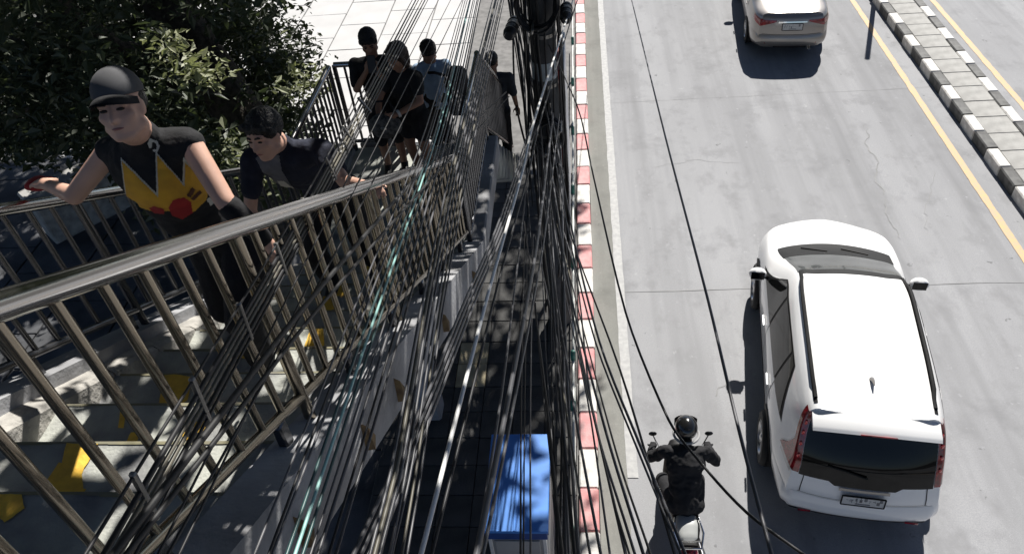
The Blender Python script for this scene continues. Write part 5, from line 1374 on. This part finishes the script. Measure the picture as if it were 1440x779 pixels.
# red cloth under the gripping hand
gl = MB(); gl.ell((-2.36, 2.60, 6.47), (.07, .05, .022), None, 14, 8); crumple(gl, .008, 30)
tag(obj('folded_cloth', gl, M['print_r'], None, smooth='all'), 'small crumpled red cloth held on the handrail by the man in the cap', 'cloth')

# younger man bending forward, navy shirt over a grey top
J2 = dict(head=(-1.65, 3.33, 6.215), neck=(-1.67, 3.47, 6.10), shR=(-1.845, 3.50, 5.97), shL=(-1.455, 3.52, 6.00), chest=(-1.66, 3.60, 5.87), waist=(-1.64, 3.80, 5.66), pelvis=(-1.63, 3.93, 5.51),
          elR=(-1.92, 3.40, 5.70), wrR=(-1.84, 3.22, 5.52), elL=(-1.27, 3.26, 5.96), wrL=(-1.075, 3.02, 6.10),
          hipR=(-1.72, 3.95, 5.44), hipL=(-1.54, 3.93, 5.44), knR=(-1.75, 3.66, 5.15), knL=(-1.52, 3.90, 5.04), anR=(-1.73, 3.72, 4.84), anL=(-1.55, 4.12, 4.66), toeR=(-1.74, 3.57, 4.785), toeL=(-1.54, 3.97, 4.60))
p2, shirt2, L2, ax2, J2 = figure('young black haired man bending forward in an open dark navy shirt over grey', J2, (-.30, -.93, .02), (-.14, .05, 1), (-1.63, 3.8, 4.75), 1.0, 'skin_p', .008,
    {'L': ((.45, -.5, .25), (.2, -.1, -1), .55, 1), 'R': ((.1, -.5, -.8), (.7, 0, 0), .5, -1)}, top='navy_cloth', sleeve=.62, hairkind='fluffy', fold=.010)
C2 = (-1.68, 3.45, 5.93)
print_on(shirt2, shirt2, [[(-34, 30), (-14, 34), (4, 26), (0, -2), (8, -36), (20, -66), (8, -84), (-14, -70), (-26, -30)]], (.42, -.80, .43), C2, .0032, 'grey_cloth', 'undershirt', .004)
print_on(shirt2, shirt2, [[(-12, -18), (-2, -20), (12, -44), (8, -56), (-6, -40)]], (.42, -.80, .43), C2, .0032, 'print_w', 'print_mark', .007)

# group on the landing
def standing(hx, hy, floor, head_z, facing, sh_w=.36, lean=0.):
    f = V3((*facing, 0)).normalized(); r = f.cross(V3((0, 0, 1))); H = head_z-floor+.10; k = H/1.62
    c = V3((hx, hy, floor))-f*lean; B = {}
    def at(x, fwd, z): return c+r*x*k+f*fwd*k+V3((0, 0, z*k))
    ln = lambda z: lean/k*max(0, (z-.8)/.72)
    B['head'] = at(0, ln(1.52)+.03, 1.52); B['neck'] = at(0, ln(1.38), 1.375)
    B['shR'] = at(sh_w/2, ln(1.3), 1.30); B['shL'] = at(-sh_w/2, ln(1.3), 1.30); B['chest'] = at(0, ln(1.2), 1.17); B['waist'] = at(0, ln(.95), .97); B['pelvis'] = at(0, 0, .85)
    B['hipR'] = at(.085, 0, .80); B['hipL'] = at(-.085, 0, .80); B['knR'] = at(.09, .05, .45); B['knL'] = at(-.09, .03, .45)
    B['anR'] = at(.09, -.02, .09); B['anL'] = at(-.09, -.04, .09); B['toeR'] = at(.10, .12, .035); B['toeL'] = at(-.10, .10, .035)
    B['elR'] = at(sh_w/2+.05, ln(1.05)-.02, 1.03); B['elL'] = at(-sh_w/2-.05, ln(1.05)-.02, 1.03); B['wrR'] = at(sh_w/2+.06, ln(.9)+.08, .80); B['wrL'] = at(-sh_w/2-.06, ln(.9)+.08, .80)
    return B, at, k
B, at, k = standing(-1.86, 6.22, Z_L, 5.37, (.15, -1), .37)
B['elR'] = V3((-2.03, 6.10, 5.00)); B['wrR'] = V3((-1.87, 6.00, 5.22)); B['elL'] = V3((-1.66, 6.08, 5.02)); B['wrL'] = V3((-1.77, 5.98, 5.20))
wa, *_ = figure('short haired woman in black raising a phone to her face on the landing', B, (.15, -.9, -.32), (0, -.3, 1), (-1.86, 6.22, Z_L), .9, 'skin_d', .009,
    {'R': ((.4, -.2, .8), (.3, .9, .1), .7, -1), 'L': ((-.2, -.2, .9), (.3, .9, .1), .7, 1)}, sleeve=.75, hairkind='fluffy', skirt=False, bottom='black_cloth', legs_bare=True)
ph = obj('phone', MB().box((-1.80, 5.955, 5.30), (.075, .010, .15), Matrix.Rotation(-.3, 3, 'X'), ch=.004), M['black_box'])
tag(ph, 'dark phone held up in front of the short haired woman on the landing', 'phone')
B, at, k = standing(-1.58, 6.02, Z_L, 5.32, (-.5, -1), .34, .06)
B['elR'] = V3((-1.80, 5.92, 4.98)); B['wrR'] = V3((-1.80, 5.80, 4.86)); B['elL'] = V3((-1.42, 5.86, 4.98)); B['wrL'] = V3((-1.62, 5.74, 4.93))
wb, *_ = figure('woman in dark skirt and pale watch clutching a mottled bag on the landing', B, (-.55, -.75, -.25), (0, -.2, 1), (-1.58, 6.02, Z_L), .9, 'skin_d', .009,
    {'L': ((-.8, -.1, -.1), (.1, .9, .1), .6, 1), 'R': ((.7, -.2, 0), (.1, .9, 0), .6, -1)}, sleeve=.55, hairkind='long', hair='hair_br', skirt=True)
obj('watch', MB().lathe([(.030, -.012), (.034, -.010), (.034, .010), (.030, .012)], 14, (V3((-1.62, 5.74, 4.93))-V3((-1.42, 5.86, 4.98))), V3((-1.60, 5.75, 4.935))), M['watch'], wb, smooth=True)
bg_ = thing('handbag', 'mottled dark handbag held at the waist by the woman with the watch', 'bag', (-1.72, 5.74, 4.72))
m = MB().ell((-1.74, 5.75, 4.82), (.15, .075, .12), None, 20, 14); m = remesh(m, .012, 1); crumple(m, .012, 14); obj('pouch', m, M['bag'], bg_, smooth='all')
obj('strap', MB().tube([(-1.86, 5.76, 4.88), (-1.80, 5.82, 5.02), (-1.68, 5.82, 5.02), (-1.62, 5.76, 4.88)], .011, 7), M['black_cloth'], bg_, smooth=True)
obj('clasp', MB().box((-1.74, 5.672, 4.84), (.05, .012, .03), ch=.004), M['chrome'], bg_)
B, at, k = standing(-1.44, 6.62, Z_L, 5.02, (-.25, 1), .40, .0)
mc, *_ = figure('man in a pale blue shirt and black trousers seen from behind on the landing', B, (-.5, .85, -.4), (0, 0, 1), (-1.44, 6.62, Z_L), .88, 'skin_d', .009, None, top='blue_cloth', sleeve=.9, hairkind='short', face=False, fold=.009, shoes='shoe_w')
bp_ = thing('backpack', 'black backpack beside the pale blue shirt on the landing', 'backpack', (-1.16, 6.35, 4.6))
m = MB().box((-1.17, 6.36, 4.80), (.20, .26, .42), ch=.05); m = remesh(m, .014, 4); crumple(m, .008, 12); obj('bag_body', m, M['black_cloth'], bp_, smooth='all')
m = MB().box((-1.165, 6.22, 4.72), (.15, .06, .2), ch=.02); obj('front_pocket', m, M['black_cloth'], bp_)
obj('strap', MB().tube([(-1.24, 6.30, 4.98), (-1.34, 6.24, 5.05), (-1.40, 6.30, 5.02)], .014, 7), M['black_cloth'], bp_, smooth=True)
B, at, k = standing(-1.10, 8.45, 2.65, 4.02, (.05, 1), .42)
md_, *_ = figure('dark haired man in a slate shirt walking away down the lower stair by the pole', B, (.05, 1, -.05), (0, 0, 1), (-1.10, 8.45, 2.65), .92, 'skin_d', .010, None, top='slate_cloth', sleeve=.8, hairkind='short', face=False)

# ------------------------------------------------------------------ motorcycle and rider
bk = thing('motorcycle', 'dark scooter with pale grey tail and chrome rack riding along the gutter', 'motorcycle', (.94, 4.6, 0))
bx_ = .94
def sec_loft(secs, n=20, e=2.6):
    mb = MB()
    def fn(u, v):
        k = v*(len(secs)-1); i = min(int(k), len(secs)-2); t = k-i; y, z, w, h_ = [lerp(secs[i][j], secs[i+1][j], t) for j in range(4)]
        a = 2*math.pi*u; c, s_ = math.cos(a), math.sin(a)
        return (bx_+w*math.copysign(abs(c)**(2/e), c), y, z+h_*math.copysign(abs(s_)**(2/e), s_))
    mb.grid(fn, n, (len(secs)-1)*4)
    for k in (0, 1): mb.f.append(tuple(mb.f and [k*(len(secs)-1)*4*(n+1)+i for i in range(n)]))
    return mb
for y, nm in ((3.98, 0), (5.25, 1)):
    t = obj('wheel', MB().lathe([(.20, -.045), (.26, -.05), (.285, -.03), (.29, 0), (.285, .03), (.26, .05), (.20, .045)], 28, (1, 0, 0), (bx_, y, .29)), M['tyre'], bk, smooth=True)
    r = MB().lathe([(.205, -.03), (.205, .03), (.19, .03), (.19, -.03)], 24, (1, 0, 0), (bx_, y, .29))
    for k in range(6):
        a = math.pi*k/3; r.tube([(bx_, y, .29), (bx_, y+.19*math.cos(a), .29+.19*math.sin(a))], .012, 6)
    r.v = [tuple(V3(v)-bk.location) for v in r.v]; obj('rim', r, M['rim'], t, world=False)
obj('body_shell', sec_loft([(3.98, .70, .05, .05), (4.08, .68, .11, .10), (4.3, .60, .15, .17), (4.6, .45, .15, .16), (4.8, .34, .14, .09), (4.98, .36, .15, .12), (5.05, .62, .17, .22), (5.12, .86, .15, .14), (5.2, .95, .10, .06)]), M['black_box'], bk, smooth='all')
obj('seat', sec_loft([(4.02, .80, .09, .035), (4.2, .81, .13, .05), (4.5, .79, .14, .05), (4.72, .78, .10, .04)]), M['trim'], bk, smooth='all')
obj('tail_cover', sec_loft([(4.04, .80, .06, .03), (4.10, .82, .095, .045), (4.24, .84, .115, .045), (4.34, .84, .10, .03)]), M['tail'], bk, smooth='all')
tl_ = obj('tail_light', sec_loft([(3.92, .70, .05, .03), (3.96, .71, .085, .045), (4.02, .72, .09, .05)]), M['lamp_red'], bk, smooth='all')
rk = MB().tube([(bx_+.12, 4.3, .88), (bx_+.15, 4.12, .89), (bx_+.11, 3.95, .89), (bx_-.11, 3.95, .89), (bx_-.15, 4.12, .89), (bx_-.12, 4.3, .88)], .012, 8)
rk.tube([(bx_+.13, 4.03, .885), (bx_-.13, 4.03, .885)], .009, 6)
obj('grab_rail', rk, M['chrome'], bk, smooth=True)
obj('exhaust', MB().tube([(bx_+.15, 4.55, .22), (bx_+.19, 4.2, .28), (bx_+.20, 3.80, .36)], [.03, .05, .055], 12), M['chrome'], bk, smooth=True)
fen = MB().grid(lambda u, v: (bx_+(u-.5)*.13, 5.25+.33*math.cos(.5+v*2.3), .29+.33*math.sin(.5+v*2.3)-.02*abs(u-.5)*2), 4, 14); obj('front_fender', fen, M['black_box'], bk, smooth='all')
obj('fork', MB().tube([(bx_-.07, 5.25, .29), (bx_-.06, 5.1, .9)], .022, 8).tube([(bx_+.07, 5.25, .29), (bx_+.06, 5.1, .9)], .022, 8), M['chrome'], bk, smooth=True)
obj('handlebar', MB().tube([(bx_-.34, 4.98, 1.03), (bx_-.2, 5.06, 1.02), (bx_, 5.1, 1.0), (bx_+.2, 5.06, 1.02), (bx_+.34, 4.98, 1.03)], .016, 8), M['trim'], bk, smooth=True)
for s_ in (-1, 1):
    mt_x = bx_+s_*.30
    mm_ = obj('mirror', MB().ell((mt_x, 5.10, 1.24), (.045, .016, .034), None, 14, 10), M['black_box'], bk, smooth=True)
    g = MB().tube([(bx_+s_*.22, 5.05, 1.03), (mt_x, 5.10, 1.22)], .008, 6); g.v = [tuple(V3(v)-bk.location) for v in g.v]; obj('mirror_stalk', g, M['chrome'], mm_, world=False)
    obj('footboard', MB().box((bx_+s_*.13, 4.82, .27), (.1, .34, .03), ch=.008), M['trim'], bk)
pp = obj('number_plate', MB().box((bx_, 3.90, .56), (.17, .01, .14), Matrix.Rotation(-.3, 3, 'X'), ch=.003), M['plate'], bk)
JR = dict(head=(.975, 5.0, 1.44), neck=(.96, 4.88, 1.36), shR=(1.165, 4.83, 1.28), shL=(.735, 4.83, 1.29), chest=(.95, 4.72, 1.22), waist=(.945, 4.56, 1.02), pelvis=(.94, 4.46, .92),
          elR=(1.29, 4.86, 1.08), wrR=(1.25, 5.02, 1.07), elL=(.60, 4.90, 1.09), wrL=(.64, 5.02, 1.07), hipR=(1.03, 4.46, .88), hipL=(.85, 4.46, .88), knR=(1.13, 4.86, .72), knL=(.75, 4.86, .72),
          anR=(1.08, 4.78, .36), anL=(.80, 4.78, .36), toeR=(1.09, 4.96, .315), toeL=(.79, 4.96, .315))
rd, _, LR, axr, JR = figure('rider in dark jacket and glossy black helmet on the scooter', JR, (.03, 1, -.35), (0, .3, 1), (.94, 4.46, .92), 1.08, 'black_cloth', .010,
    {'R': ((-.2, .9, 0), (0, 0, -1), .95, -1), 'L': ((.2, .9, 0), (0, 0, -1), .95, 1)}, top='black_cloth', sleeve=1.95, hairkind=None, face=False, fold=.016)
hm = MB().ell(LR(0, .035, -.005), (.118, .128, .142), axr, 32, 20)
he = obj('helmet', hm, M['helmet'], rd, smooth='all')
g = MB()
for k in range(25):
    a = math.pi*k/24; 
g.tube([LR(.122*math.cos(a), -.035-.02*math.sin(a), -.01-.142*math.sin(a)) for a in np.linspace(-.25, math.pi+.25, 26)], .014, 8); g.v = [tuple(V3(v)-rd.location) for v in g.v]
obj('helmet_rim', g, M['cab'], he, smooth=True, world=False)
g = MB().grid(lambda u, v: LR(.124*math.sin((u-.5)*2.2), .0+.09*v, .0+.148*math.cos((u-.5)*2.2)*(1-.12*v)), 14, 5); g.v = [tuple(V3(v)-rd.location) for v in g.v]
obj('visor', g, M['glass'], he, smooth='all', world=False)
